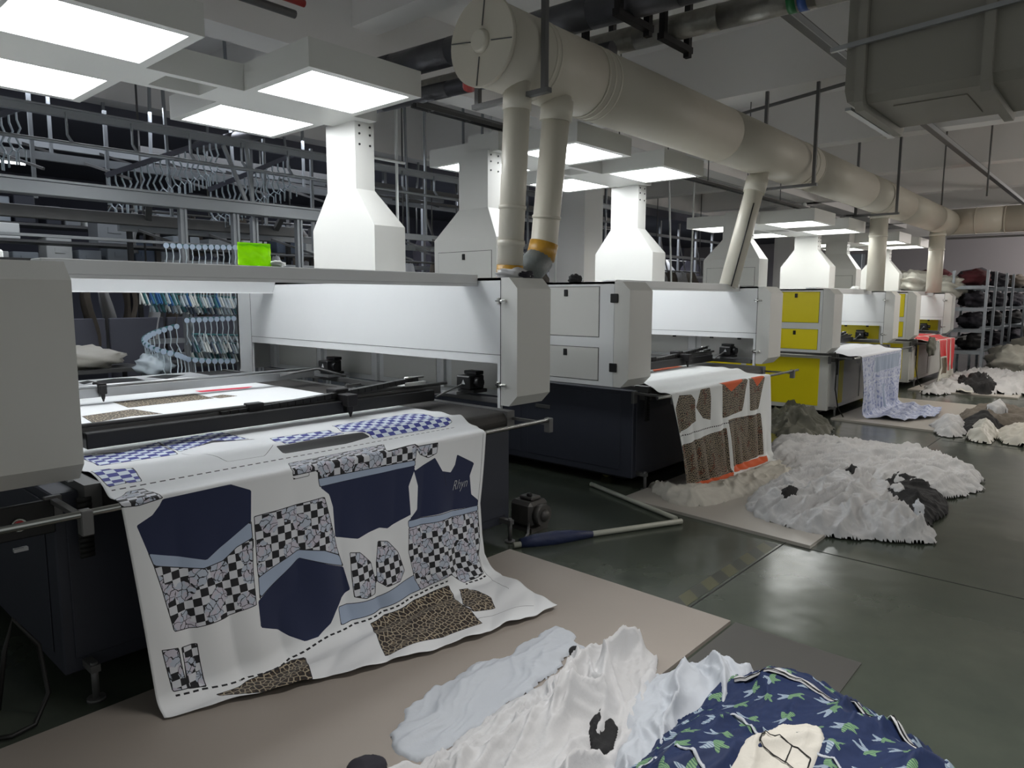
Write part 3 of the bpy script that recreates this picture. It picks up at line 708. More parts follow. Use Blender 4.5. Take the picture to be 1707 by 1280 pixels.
P4 = dict(red=[r_(.03, -.9, .45, -.5), r_(.5, -.9, .97, -.5), r_(.03, -.45, .45, -.06), r_(.5, -.45, .97, -.06), r_(.04, .0, .44, .3), r_(.48, .0, .7, .6), r_(.73, .0, .97, .58)],
          leo=[r_(.06, .33, .44, .62)], wl=[[(0, .7), (1, .72)]])
f4 = make_fabric('printed_fabric', M4, P4, [('red', 'red'), ('leo', 'leo2')], {'wl': (.004, .04)}, srgb(206, 206, 196), 'red and white printed fabric hanging from the bar of the farthest machine', s0=-2.5)
# hand-lettered name on the navy shirt front
cu = bpy.data.curves.new('lettering', 'FONT'); cu.body = 'Rhyn'; cu.size = .068; cu.shear = .35; cu.align_x = 'CENTER'; cu.resolution_u = 3; cu.offset = -.0008
to = bpy.data.objects.new('lettering', cu); C.objects.link(to)
dg = bpy.context.evaluated_depsgraph_get(); me = bpy.data.meshes.new_from_object(to.evaluated_get(dg)); bpy.data.objects.remove(to)
me.name = 'lettering'
co = np.zeros(len(me.vertices)*3); me.vertices.foreach_get('co', co); co = co.reshape(-1, 3)
uu = .905+co[:, 0]/1.9*.85; ss = .285-co[:, 1]*1.1-co[:, 0]*.0
xx, yy, zz = cloth_xyz(uu, ss, M1)
co = np.stack([xx, yy-.003, zz], -1)-np.array(f1.location)
me.vertices.foreach_set('co', co.ravel()); me.update(); me.materials.append(G['label'])
to = bpy.data.objects.new('lettering', me); C.objects.link(to); to.parent = f1

# ================================================================== NOISE AND HEAPS OF CLOTH
_rng = np.random.RandomState(11); _perm = _rng.permutation(512); _perm = np.concatenate([_perm, _perm, _perm])
_ga = _rng.rand(512)*2*np.pi; _gx, _gy = np.cos(_ga), np.sin(_ga)
def perlin(x, y):
    xi, yi = np.floor(x).astype(int), np.floor(y).astype(int); xf, yf = x-xi, y-yi
    def g(i, j, a, b):
        h = _perm[(_perm[(i) % 512]+j) % 512]; return _gx[h]*a+_gy[h]*b
    u = xf*xf*xf*(xf*(xf*6-15)+10); v = yf*yf*yf*(yf*(yf*6-15)+10)
    a = g(xi, yi, xf, yf)*(1-u)+g(xi+1, yi, xf-1, yf)*u
    b = g(xi, yi+1, xf, yf-1)*(1-u)+g(xi+1, yi+1, xf-1, yf-1)*u
    return (a*(1-v)+b*v)*1.5
def px(u, v, z):
    """point of the plane at height z"""
    r = MW@np.array([u-853.5, FPX, -(v-640.0)]); t = (z-CAMH)/r[2]; return (r[0]*t, r[1]*t)
def smooth_outline(p, it=2):
    p = [np.array(q, float) for q in p]
    for _ in range(it):
        q = []
        for i in range(len(p)):
            a, b = p[i], p[(i+1) % len(p)]; q += [a*.75+b*.25, a*.25+b*.75]
        p = q
    return p
def heap(name, outline, h, ang, m, label, cat, seed=0, step=.012, amp=.05, wl=.16, base=.02, edge=.12, along=3.5, rag=.02, prints=None, group=None, parent=None, crumple=.4, on=None):
    """outline in plan; folds run along the direction ang (degrees)"""
    P_ = np.array(smooth_outline(outline)); 
    x0, y0 = P_.min(0)-.04; x1, y1 = P_.max(0)+.04
    xs = np.arange(x0, x1, step); ys = np.arange(y0, y1, step); Xg, Yg = np.meshgrid(xs, ys)
    sx, sy = Xg+seed*7.3, Yg+seed*3.1
    d = -sd_poly(Xg, Yg, P_)+rag*perlin(sx*7, sy*7)+rag*.6*perlin(sx*19, sy*19)
    a = math.radians(ang); U = sx*math.cos(a)+sy*math.sin(a); V = -sx*math.sin(a)+sy*math.cos(a)
    V2 = V+.10*perlin(U*1.3, V*2.1)+.035*perlin(U*4, V*4+9)
    U2 = U+.1*perlin(U*2+3, V*2)
    def ridge(n): return 1-np.abs(n)*2
    w1, w2, w3 = wl, wl*.5, wl*.24
    cr = lambda n, e: (1-np.minimum(np.abs(n)*1.6, 1))**e          # sharp crest, broad valley
    fa = cr(perlin(U2/(w1*along), V2/w1), 2.0)
    ub, vb = U2+.25*V2, V2-.25*U2
    fb = cr(perlin(ub/(w2*along)+31, vb/w2+7), 2.2)
    uc, vc = U2-.35*V2, V2+.35*U2
    fc = cr(perlin(uc/(w3*along)+5, vc/w3+2), 2.0)
    fd = cr(perlin(sx*5+3, sy*5+1), 1.6); roll = perlin(sx*2.3+9, sy*2.3)
    fold = 1.0*fa+.38*fb+.10*fc+crumple*.4*fd-.38
    dd = np.maximum(d, 0)
    dome = h*(1-np.exp(-(dd/edge)**1.3))*(1+.4*roll)
    lay = (dd*11+1.5*perlin(sx*3, sy*3)+8) % 1.0                     # stacked sheet edges near the rim
    terr = .014*lay**3*np.clip(1-dd/.3, 0, 1)*np.clip(h/.08, 0, 1)
    Z = .010*np.clip(dd/.012, 0, 1)+dome+terr+amp*fold*np.clip(dd/.06, 0, 1)*(.45+.55*np.clip(dd/.2, 0, 1))
    Z = np.maximum(Z, .006*np.clip(dd/.01, 0, 1))
    if on is not None:
        fl = np.vectorize(on)(Xg, Yg); Z = np.where(d <= 0, fl-.01, fl+.004+Z)
    else:
        Z = np.where(d <= 0, base*.5, base+Z)
    keep = d > -step*1.1
    ok = keep[:-1, :-1] & keep[1:, :-1] & keep[:-1, 1:] & keep[1:, 1:]
    idx = np.full(keep.shape, -1); use = np.zeros(keep.shape, bool)
    use[:-1, :-1] |= ok; use[1:, :-1] |= ok; use[:-1, 1:] |= ok; use[1:, 1:] |= ok
    idx[use] = np.arange(use.sum())
    A = np.stack([idx[:-1, :-1], idx[:-1, 1:], idx[1:, 1:], idx[1:, :-1]], -1)[ok]
    # sideways slump so that the folds overhang a little
    Xs = Xg+.03*perlin(sx*6+4, sy*6)*np.clip(dd/.1, 0, 1); Ys = Yg+.03*perlin(sx*6, sy*6+8)*np.clip(dd/.1, 0, 1)
    c = P_.mean(0); o0 = np.array([c[0], c[1], 0.0])
    if parent is not None: o0 = np.array(wloc(parent))
    V_ = np.stack([Xs[use], Ys[use], Z[use]], -1)-o0
    me = bpy.data.meshes.new(name); me.from_pydata(V_.tolist(), [], A.tolist()); me.polygons.foreach_set('use_smooth', [True]*len(A))
    if prints:
        add_attr(me, 'cloth_xy', np.stack([Xg[use]+5, Yg[use]+5, Xg[use]*0], -1), 'FLOAT_VECTOR')
        for k_, fn in prints.items(): add_attr(me, k_, fn(Xg[use], Yg[use]))
    me.materials.append(G[m] if isinstance(m, str) else m)
    o = bpy.data.objects.new(name, me); C.objects.link(o)
    if parent is not None: o.parent = parent
    else:
        o.location = o0; tag(o, label, cat, group)
    def surf(x, y):
        if x < xs[0] or x > xs[-1] or y < ys[0] or y > ys[-1]: return base
        i = int(np.clip(round((y-y0)/step), 0, len(ys)-1)); j = int(np.clip(round((x-x0)/step), 0, len(xs)-1)); return float(Z[i, j])
    return o, surf
def pl(pts, z=.08): return [px(a, b, z) for a, b in pts]

# boards on the floor
def board(label, pts, m, t, z0=0.0, name='floor_board'):
    mb = MB().prism(pts, 'z', z0, z0+t)
    o = mb.build(name, m); tag(o, label, 'board'); return o
board('large cream board on the floor under the nearest hanging fabric', [(-.2, 1.40), (3.21, 1.40), (3.225, 2.88), (-.2, 2.88)], 'mat', .018)
board('thin dark grey board on the floor beside the nearest fabric heap', [(2.1, .79), (3.23, .80), (3.235, 1.385), (2.1, 1.38)], 'matdark', .006)
board('pale board on the floor in front of the second machine', [(4.56, 1.479), (6.9, 1.479), (6.95, 2.99), (4.70, 2.99)], 'mat2', .022)
board('pale board under the blue fabric at the third machine', [(9.68, 1.49), (12.5, 1.49), (12.6, 3.0), (9.78, 3.0)], 'mat2', .022)
board('grey board under the fabric of the farthest machine', [(13.9, 1.4), (17.2, 1.4), (17.3, 3.0), (13.9, 3.0)], 'mat2', .022)

# nearest heap, five cloths
heap('fabric_pile', pl([(650, 1222), (668, 1190), (742, 1132), (775, 1112), (850, 1085), (880, 1062), (925, 1044), (960, 1052), (965, 1090), (830, 1190), (720, 1262), (655, 1250)], .03), .004, 5, 'whitecloth2',
     'thin flat white fabric spread along the left edge of the nearest heap', 'fabric', seed=1, step=.007, amp=.035, wl=.13, rag=.035, edge=.05, crumple=.15, along=5)
_, s_white = heap('fabric_pile', pl([(575, 1420), (560, 1330), (655, 1262), (720, 1232), (800, 1172), (900, 1108), (965, 1066), (1060, 1042), (1100, 1066), (1092, 1100), (1070, 1160), (1040, 1220), (990, 1330), (900, 1430)], .10), .10, 8, 'whitecloth',
     'large rumpled white fabric heap in the left foreground', 'fabric', seed=2, step=.007, amp=.12, wl=.15, edge=.14, along=7, rag=.02, crumple=.12)
pile3, s_white2 = heap('fabric_pile', pl([(975, 1420), (1010, 1290), (1045, 1180), (1075, 1115), (1150, 1092), (1205, 1095), (1245, 1108), (1300, 1130), (1260, 1180), (1180, 1220), (1090, 1280), (1060, 1420)], .07), .08, 22, 'whitecloth2',
     'white rumpled fabric heap between the big white heap and the navy one', 'fabric', seed=3, step=.007, amp=.085, wl=.13, edge=.12, along=5, rag=.02, crumple=.2)
# navy fabric with pale green winged sprigs
_mr = np.random.RandomState(5)
navy_out = pl([(930, 1420), (960, 1300), (1040, 1230), (1100, 1185), (1150, 1155), (1180, 1112), (1235, 1098), (1300, 1100), (1370, 1118), (1445, 1145), (1520, 1190), (1585, 1235), (1640, 1300), (1690, 1420)], .12)
mc = []
bx = np.array(navy_out); 
for gx in np.arange(bx[:, 0].min(), bx[:, 0].max(), .115):
    for j, gy in enumerate(np.arange(bx[:, 1].min(), bx[:, 1].max(), .095)):
        mc.append((gx+(.06 if j % 2 else 0)+_mr.uniform(-.018, .018), gy+_mr.uniform(-.018, .018), _mr.uniform(-.6, .9)))
def leaf(X, Y, cx_, cy_, a, L_, w_):
    c, s = math.cos(a), math.sin(a); u = (X-cx_)*c+(Y-cy_)*s; v = -(X-cx_)*s+(Y-cy_)*c
    t = u/L_; k = np.sqrt(np.clip(1-(2*t-1)**2, 0, 1))*w_
    d = np.abs(v)-k*(1-.35*t); return np.where((t < 0) | (t > 1), np.maximum(.02, np.abs(v)), d)
def motif(which):
    def fn(X, Y):
        d = np.full(X.shape, .05)
        for cx_, cy_, a in mc:
            m_ = (np.abs(X-cx_) < .07) & (np.abs(Y-cy_) < .07)
            if not m_.any(): continue
            x_, y_ = X[m_], Y[m_]
            if which == 0: q = np.minimum(leaf(x_, y_, cx_, cy_, a+2.3, .052, .0085), leaf(x_, y_, cx_, cy_, a+1.55, .048, .0075))
            else: q = np.minimum(np.minimum(leaf(x_, y_, cx_-.006, cy_+.004, a-.6, .05, .011), leaf(x_, y_, cx_, cy_, a-1.5, .036, .009)), leaf(x_, y_, cx_, cy_, a+3.3, .028, .008))
            d[m_] = np.minimum(d[m_], q)
        return d
    return fn
def navy_mat():
    m, nt, b = new_mat('navy_sprig_print'); L = nt.links.new
    at = N(nt, 'ShaderNodeAttribute'); at.attribute_name = 'cloth_xy'
    no = N(nt, 'ShaderNodeTexNoise'); no.inputs['Scale'].default_value = 60; L(at.outputs['Vector'], no.inputs['Vector'])
    w = N(nt, 'ShaderNodeTexWave'); w.inputs['Scale'].default_value = 42; w.inputs['Distortion'].default_value = 3; L(at.outputs['Vector'], w.inputs['Vector'])
    def mx(f, a, c):
        n = N(nt, 'ShaderNodeMix', data_type='RGBA'); L(f, n.inputs[0])
        for i, v in ((6, a), (7, c)):
            if isinstance(v, tuple): n.inputs[i].default_value = v
            else: L(v, n.inputs[i])
        return n.outputs[2]
    col = mx(no.outputs[0], srgb(28, 40, 72), srgb(36, 50, 86))
    pale = mx(w.outputs[1], srgb(96, 118, 140), srgb(170, 182, 192)); grn = mx(w.outputs[1], srgb(60, 98, 86), srgb(128, 162, 116))
    for a, c in (('sprig', pale), ('leafy', grn)):
        q = N(nt, 'ShaderNodeAttribute'); q.attribute_name = a
        f = N(nt, 'ShaderNodeMath', operation='LESS_THAN'); f.inputs[1].default_value = 0; L(q.outputs['Fac'], f.inputs[0]); col = mx(f.outputs[0], col, c)
    L(col, b.inputs['Base Color']); b.inputs['Roughness'].default_value = .65; b.inputs['Specular IOR Level'].default_value = .25
    return m
navy, nsurf = heap('fabric_pile', navy_out, .14, 150, navy_mat(), 'navy fabric heap printed with pale green winged sprigs in the right foreground', 'fabric', seed=4, step=.006, amp=.05, wl=.22, edge=.13, along=3, rag=.006, crumple=.2,
     prints={'sprig': motif(0), 'leafy': motif(1)})
def ribbon(pts, w, m, parent, name, dz=.006, surf=nsurf, n=40):
    p = [np.array(px(a, b, .2)) for a, b in pts]
    # resample and drape
    seg = [np.linalg.norm(p[i+1]-p[i]) for i in range(len(p)-1)]; tot = sum(seg); vs = []
    q = []
    for i in range(n+1):
        t = tot*i/n; j = 0
        while j < len(seg)-1 and t > seg[j]: t -= seg[j]; j += 1
        q.append(p[j]+(p[j+1]-p[j])*min(1, t/seg[j]))
    q = [q[0]]+[(q[i-1]+q[i]*2+q[i+1])/4 for i in range(1, n)]+[q[-1]]
    for i in range(n+1):
        d = q[min(i+1, n)]-q[max(i-1, 0)]; d /= max(np.linalg.norm(d), 1e-6); s = np.array([-d[1], d[0]])
        for k in (-1, 0, 1):
            c = q[i]+s*k*w/2; z = max(surf(*c), surf(*q[i])-.02); vs.append((c[0], c[1], z+dz+(.002 if k == 0 else 0)))
    fs = [(i*3+k, i*3+k+1, i*3+k+4, i*3+k+3) for i in range(n) for k in (0, 1)]
    mb = MB().add(vs, fs, True); o = mb.build(name, m, parent); s_ = o.modifiers.new('thickness', 'SOLIDIFY'); s_.thickness = .002
    return o
ribbon([(1225, 1104), (1300, 1112), (1365, 1132), (1440, 1164), (1515, 1210), (1590, 1262)], .034, 'whitecloth', navy, 'white_border')
ribbon([(1225, 1106), (1300, 1114), (1365, 1134), (1440, 1166), (1515, 1212), (1590, 1264)], .005, 'blackcloth', navy, 'border_line', dz=.012)
ribbon([(1205, 1185), (1240, 1190), (1275, 1212), (1320, 1215), (1350, 1230)], .012, 'whitecloth2', navy, 'piping')
ribbon([(1060, 1260), (1090, 1235), (1125, 1238), (1160, 1262), (1190, 1290)], .012, 'whitecloth2', navy, 'piping')
ribbon([(1355, 1245), (1390, 1262), (1420, 1290)], .010, 'whitecloth2', navy, 'piping')
# white printed tag panel of the navy fabric (its square codes are left off)
tp, s_panel = heap('white_panel', pl([(1180, 1330), (1225, 1275), (1262, 1240), (1292, 1212), (1330, 1208), (1368, 1222), (1376, 1252), (1350, 1290), (1320, 1330)], .16), .004, 150, 'creamcloth', '', '', seed=51, step=.006, amp=.012, wl=.12, edge=.05, rag=.002, crumple=.1, on=nsurf, parent=navy)
for pts in ([(1276, 1226), (1322, 1240), (1352, 1256)], [(1266, 1246), (1310, 1262), (1342, 1280)], [(1276, 1226), (1266, 1246)], [(1320, 1240), (1309, 1262)], [(1352, 1256), (1342, 1280)]):
    ribbon(pts, .004, 'blackcloth', tp, 'printed_line', dz=.004, surf=s_panel, n=10)
_dash = [(1140, 1160), (1092, 1222), (1040, 1275), (1000, 1320)]
for k in range(14):
    t0, t1 = k/14*2.9, (k+.5)/14*2.9
    def lerp_(t): j = min(int(t), 2); f = t-j; return (_dash[j][0]+(_dash[j+1][0]-_dash[j][0])*f, _dash[j][1]+(_dash[j+1][1]-_dash[j][1])*f)
    ribbon([lerp_(t0), lerp_(t1)], .006, 'blackcloth', pile3, 'printed_dash', dz=.004, surf=s_white2, n=3)
heap('fabric_scrap', pl([(985, 1212), (980, 1172), (1000, 1158), (1028, 1152), (1036, 1180), (1018, 1210)], .16), .01, 20, 'blackcloth', 'black cloth scrap tucked between the two white foreground heaps', 'fabric', seed=6, step=.006, amp=.012, wl=.1, on=s_white, edge=.04, rag=.01)
heap('fabric_scrap', pl([(944, 1056), (950, 1045), (972, 1047), (966, 1058)], .12), .01, 20, 'blackcloth', 'small black scrap on the far edge of the nearest white heap', 'fabric', seed=7, step=.005, amp=.02, wl=.06, on=s_white, edge=.03, rag=.006)
heap('fabric_scrap', pl([(575, 1275), (585, 1256), (620, 1250), (650, 1254), (640, 1275), (600, 1290)], .05), .02, 20, 'darkcloth', 'dark cloth scrap at the bottom left of the nearest heap', 'fabric', seed=8, step=.006, amp=.03, wl=.09, base=.03, edge=.04, rag=.008)
def tilt_sheet(Xg, Yg): return .0
# heaps at the second machine
heap('fabric_pile', pl([(1278, 738), (1300, 727), (1345, 727), (1420, 738), (1520, 748), (1600, 768), (1642, 792), (1628, 815), (1570, 825), (1480, 812), (1400, 800), (1330, 800), (1290, 775)], .05), .07, -22, 'whitecloth',
     'long flat stack of white fabric lying behind the second machine heap', 'fabric', seed=12, step=.013, amp=.065, wl=.13, edge=.09, along=8, rag=.04, crumple=.2)
heap('fabric_pile', pl([(1080, 806), (1090, 800), (1150, 812), (1220, 795), (1290, 765), (1340, 770), (1400, 775), (1320, 800), (1230, 825), (1165, 842), (1110, 832)], .05), .05, 8, 'creamcloth',
     'cream fabric folded on the board under the leopard print fabric', 'fabric', seed=13, step=.014, amp=.035, wl=.12, edge=.06, along=4, rag=.02)
_, s_m2 = heap('fabric_pile', pl([(1240, 838), (1262, 815), (1300, 795), (1380, 775), (1450, 790), (1490, 815), (1520, 850), (1570, 888), (1545, 898), (1490, 893), (1400, 888), (1320, 876), (1258, 855)], .05), .09, -10, 'whitecloth',
     'rumpled white fabric heap half on the board of the second machine', 'fabric', seed=14, step=.010, amp=.08, wl=.14, edge=.11, along=6, rag=.03, crumple=.2)
_, s_blk = heap('fabric_pile', pl([(1452, 800), (1480, 788), (1530, 797), (1572, 815), (1582, 838), (1560, 860), (1530, 872), (1500, 850), (1468, 825)], .07), .09, -35, 'blackcloth',
     'black cloth with torn white gaps lying on the white heap of the second machine', 'fabric', seed=15, step=.012, amp=.04, wl=.2, edge=.1, along=2, rag=.02)
heap('fabric_scrap', pl([(1482, 800), (1500, 802), (1512, 812), (1505, 818), (1490, 810)], .14), .004, -35, 'whitecloth', 'white sliver across the upper part of the black cloth', 'fabric', seed=61, step=.01, amp=.01, wl=.08, on=s_blk, edge=.05, rag=.01)
heap('fabric_scrap', pl([(1522, 836), (1535, 832), (1548, 862), (1536, 868), (1524, 852)], .10), .004, -35, 'whitecloth2', 'white wedge in the middle of the black cloth', 'fabric', seed=62, step=.01, amp=.01, wl=.08, on=s_blk, edge=.05, rag=.01)
heap('fabric_scrap', pl([(1296, 830), (1320, 820), (1332, 828), (1318, 842)], .12), .005, 0, 'blackcloth', 'black scrap showing through the white heap of the second machine', 'fabric', seed=16, step=.01, amp=.01, wl=.08, on=s_m2, edge=.05, rag=.01)
heap('fabric_scrap', pl([(1404, 792), (1420, 782), (1430, 786), (1424, 794)], .12), .005, 0, 'blackcloth', 'small black scrap on top of the white heap of the second machine', 'fabric', seed=17, step=.01, amp=.01, wl=.08, on=s_m2, edge=.05, rag=.01)
heap('fabric_scrap', pl([(1528, 866), (1545, 862), (1552, 884), (1535, 884)], .04), .005, 0, 'blackcloth', 'black scrap near the front tip of the second machine heap', 'fabric', seed=18, step=.01, amp=.01, wl=.08, on=s_m2, edge=.05, rag=.01)
# heaps at the third machine
heap('fabric_pile', pl([(1548, 708), (1562, 697), (1585, 692), (1606, 697), (1614, 712), (1600, 724), (1570, 722)], .05), .12, -10, 'whitecloth', 'small white ruffled heap at the corner of the third board', 'fabric', seed=21, step=.02, amp=.04, wl=.13, edge=.12, rag=.04)
heap('fabric_pile', pl([(1590, 692), (1620, 678), (1660, 676), (1707, 684), (1760, 700), (1760, 715), (1690, 705), (1640, 706)], .06), .10, -20, 'browncloth', 'brown grey cloth heap at the right edge behind the white bag', 'fabric', seed=22, step=.025, amp=.04, wl=.2, edge=.12, rag=.04)
heap('fabric_pile', pl([(1598, 700), (1625, 694), (1660, 698), (1680, 708), (1640, 716), (1610, 720)], .06), .12, -20, 'blackcloth', 'black cloth strip between the white bag and the brown heap', 'fabric', seed=23, step=.02, amp=.04, wl=.2, edge=.12, rag=.04)
heap('plastic_bag', pl([(1606, 724), (1622, 707), (1655, 704), (1668, 716), (1655, 732), (1630, 730)], .06), .17, 30, 'bag', 'smooth white plastic bag on the floor beside the third board', 'bag', seed=24, step=.02, amp=.04, wl=.25, edge=.12, rag=.04)
heap('fabric_pile', pl([(1660, 712), (1690, 708), (1760, 716), (1760, 745), (1700, 738), (1662, 730)], .05), .11, 10, 'creamcloth', 'ruffled white heap at the right edge of the frame in front of the brown cloth', 'fabric', seed=25, step=.02, amp=.04, wl=.14, edge=.12, rag=.04)
heap('fabric_scrap', pl([(1640, 684), (1660, 676), (1680, 682), (1668, 690)], .14), .08, 0, 'whitecloth', 'white ruffled scrap on top of the brown grey heap', 'fabric', seed=26, step=.025, amp=.05, wl=.12, base=.18, edge=.1, rag=.04)
# heaps at the farthest machine
_, s_m4 = heap('fabric_pile', pl([(1530, 652), (1556, 640), (1580, 628), (1620, 618), (1700, 626), (1760, 634), (1760, 658), (1690, 655), (1640, 654), (1600, 650), (1560, 655)], .05), .10, -10, 'whitecloth', 'wide white heap on the board of the farthest machine', 'fabric', seed=31, step=.035, amp=.09, wl=.2, edge=.15, rag=.08)
heap('fabric_scrap', pl([(1590, 640), (1610, 632), (1640, 632), (1662, 645), (1650, 652), (1615, 646)], .10), .05, -20, 'blackcloth', 'black cloth lying on the white heap of the farthest machine', 'fabric', seed=32, step=.03, amp=.05, wl=.2, on=s_m4, edge=.15, rag=.05)
heap('crumpled_sheet', pl([(1280, 706), (1282, 675), (1300, 668), (1335, 672), (1362, 688), (1385, 700), (1392, 712), (1345, 722), (1300, 720)], .06), .16, 30, 'greytarp', 'crumpled grey sheet on the floor left of the yellow machine base', 'sheet', seed=41, step=.02, amp=.12, wl=.3, edge=.3, along=1.5, rag=.04, base=0)

# ================================================================== PIPES AND SMALL THINGS ON THE FLOOR
tag(MB().tube([(4.86, 3.41, .02), (4.49, 2.40, .02)], .018, 12).build('plastic_pipe', 'pvc'), 'thin white plastic pipe on the floor pointing back under the second machine', 'pipe')
t = thing('plastic_pipe', 'long white plastic pipe on the floor, half wrapped in dark blue film', 'pipe', (3.9, 2.6, 0))
MB().tube([(3.28, 2.90, .022), (4.46, 2.34, .022)], .019, 12).build('pipe', 'pvc', t)
MB().tube([(3.33, 2.885, .025), (3.42, 2.84, .028), (3.55, 2.77, .03), (3.66, 2.72, .028), (3.8, 2.65, .023)], [.03, .045, .05, .042, .021], 12).build('film_wrap', 'bluehose', t)
t = thing('pump_motor', 'grey cast motor on the floor at the right corner of the nearest machine', 'motor', (3.72, 3.02, 0))
MB().box(3.57, 3.77, 3.0, 3.2, .03, .21, .025).box(3.62, 3.72, 3.03, 3.15, .21, .235, .008).box(3.58, 3.76, 3.0, 3.18, 0, .03).build('casing', 'motor', t)
MB().tube([(3.66, 3.0, .12), (3.66, 2.95, .12)], .075, 20).ball((3.66, 2.95, .12), .045, .03, .045).build('end_cover', 'motor', t)
MB().tube([(3.55, 3.0, .08), (3.45, 2.92, .05), (3.38, 2.9, .03)], .009, 8).build('cable_conduit', 'rod', t)
MB().ball((3.65, 3.08, .245), .02, .02, .015).build('cap_screw', 'black', t)
tag(MB().tube([(.52, 2.97, .02), (.58, 2.94, .015), (.66, 2.96, .015), (.72, 3.0, .1), (.70, 3.0, .3), (.63, 3.02, .42), (.6, 3.03, .3), (.56, 3.0, .1)], .009, 8).build('power_cable', 'cablemat'), 'black cable looped on the floor under the nearest machine', 'cable')
t = thing('foil_pouch', 'lime green pouch standing on the front beam of the nearest machine', 'pouch', (1.85, 3.4, 1.757))
def pouch(d): return 1+.06*math.sin(d.x*7+d.z*5)+.04*math.sin(d.z*13)
g = MB(); nx_, nz_ = 14, 10
vs = []; fs = []
for sgn in (1, -1):
    for j in range(nz_+1):
        for i in range(nx_+1):
            a, b = i/nx_, j/nz_
            bul = .022*math.sin(math.pi*a)**.5*(math.sin(math.pi*min(1, b*1.05)) if b < .97 else 0)+.004*math.sin(a*17+b*9)
            vs.append((1.762+.178*a, 3.4-sgn*bul, 1.757+.105*b+.006*math.sin(a*3.1)*b))
n_ = (nx_+1)*(nz_+1)
for s_ in (0, 1):
    for j in range(nz_):
        for i in range(nx_):
            q = s_*n_+j*(nx_+1)+i; fs.append((q, q+1, q+nx_+2, q+nx_+1))
g.add(vs, fs, True).build('body', 'lime', t)
MB().box(1.762, 1.94, 3.398, 3.402, 1.855, 1.872).build('seal', 'lime', t)
tag(MB().ball((1.975, 3.4, 1.772), .045, .03, .016, fn=lambda d: 1+.3*math.sin(d.x*9+d.y*5)).build('crumpled_wrapper', 'plwhite'), 'crumpled white wrapper beside the lime pouch', 'wrapper')

# ================================================================== DUCTS AND PIPES OVERHEAD
DY, DZ, DR = 3.2, 3.175, .255
duct = thing('exhaust_duct', 'long cream round exhaust duct running over the front of the machines', 'duct', (10, DY, DZ))
def ring(x, r=.262, w=.02, m='duct', nm='seam_ring'): MB().tube([(x-w/2, DY, DZ), (x+w/2, DY, DZ)], r, 40, True).build(nm, m, duct)
xs_ = [3.32, 4.35, 6.6, 8.9, 11.2, 13.5, 15.8, 17.3]
for i in range(len(xs_)-1):
    MB().tube([(xs_[i], DY, DZ), (xs_[i+1], DY, DZ)], DR-.0015*(i % 2), 44, True).build('duct_section', 'duct', duct)
for x in (3.75, 3.80, 4.35, 4.42, 4.5, 8.6, 8.7, 8.9, 12.0, 12.2, 15.8): ring(x, .259)
MB().tube([(3.30, DY, DZ), (3.33, DY, DZ)], .268, 44).build('end_cap', 'duct', duct)
for a in range(4):
    t_ = math.radians(8+a*90); MB().obox((3.297, DY+math.cos(t_)*.09, DZ+math.sin(t_)*.09), (3.297, DY+math.cos(t_)*.26, DZ+math.sin(t_)*.26), .006, .006).build('end_cap_rib', 'rod', duct)
MB().tube([(3.27, DY, DZ), (3.30, DY, DZ)], [.06, .075], 16).build('cap_boss', 'cream', duct)
def drop(pts, r, bands=(), nm='drop_pipe'):
    o = MB().tube(pts, r, 20).build(nm, 'cream', duct)
    for p0, p1, rr, m_ in bands: MB().tube([p0, p1], rr, 20).build('joint_collar' if m_ == 'cream' else 'tape_band', m_, o)
    return o
pa, pb = Vector((3.57, 3.13, 2.98)), Vector((3.57, 3.2, 1.73))
def at_(a, b, t): return tuple(a.lerp(b, t))
drop([pa, pb], .086, [(at_(pa, pb, .62), at_(pa, pb, .64), .092, 'cream'), (at_(pa, pb, .8), at_(pa, pb, .83), .093, 'cream'), (at_(pa, pb, .06), at_(pa, pb, .14), .094, 'cream'), (at_(pa, pb, .93), at_(pa, pb, 1.0), .09, 'tape')])
pa, pb = Vector((4.0, 3.14, 2.98)), Vector((3.98, 3.24, 1.95))
drop([pa, pb, (3.93, 3.26, 1.86), (3.78, 3.27, 1.73)], .096, [(at_(pa, pb, .03), at_(pa, pb, .16), .112, 'cream'), (at_(pa, pb, .78), at_(pa, pb, .80), .103, 'cream'), (at_(pa, pb, .96), (3.955, 3.25, 1.875), .103, 'tape'), ((3.955, 3.25, 1.88), (3.78, 3.27, 1.735), .104, 'greytape')])
pa, pb = Vector((7.6, 3.2, 2.98)), Vector((7.6, 3.52, 1.73)); pb = Vector((7.28, 3.36, 1.73))
drop([pa, pb], .1, [(at_(pa, pb, .08), at_(pa, pb, .2), .115, 'cream')])
MB().tube([tuple(Vector(at_(pa, pb, .3))+Vector((-.08, -.07, 0))), tuple(pb+Vector((-.08, -.07, 0)))], .007, 6).build('hanging_cord', 'black', duct)
pa, pb = Vector((12.3, 3.22, 2.98)), Vector((12.3, 3.22, 1.73))
drop([pa, pb], .13, [(at_(pa, pb, .3), at_(pa, pb, .33), .136, 'cream'), (at_(pa, pb, .06), at_(pa, pb, .1), .14, 'cream')])
pa, pb = Vector((16.4, 3.2, 2.98)), Vector((16.4, 3.2, 1.73))
drop([pa, pb], .14, [(at_(pa, pb, .3), at_(pa, pb, .33), .146, 'cream'), (at_(pa, pb, .06), at_(pa, pb, .1), .15, 'cream')])
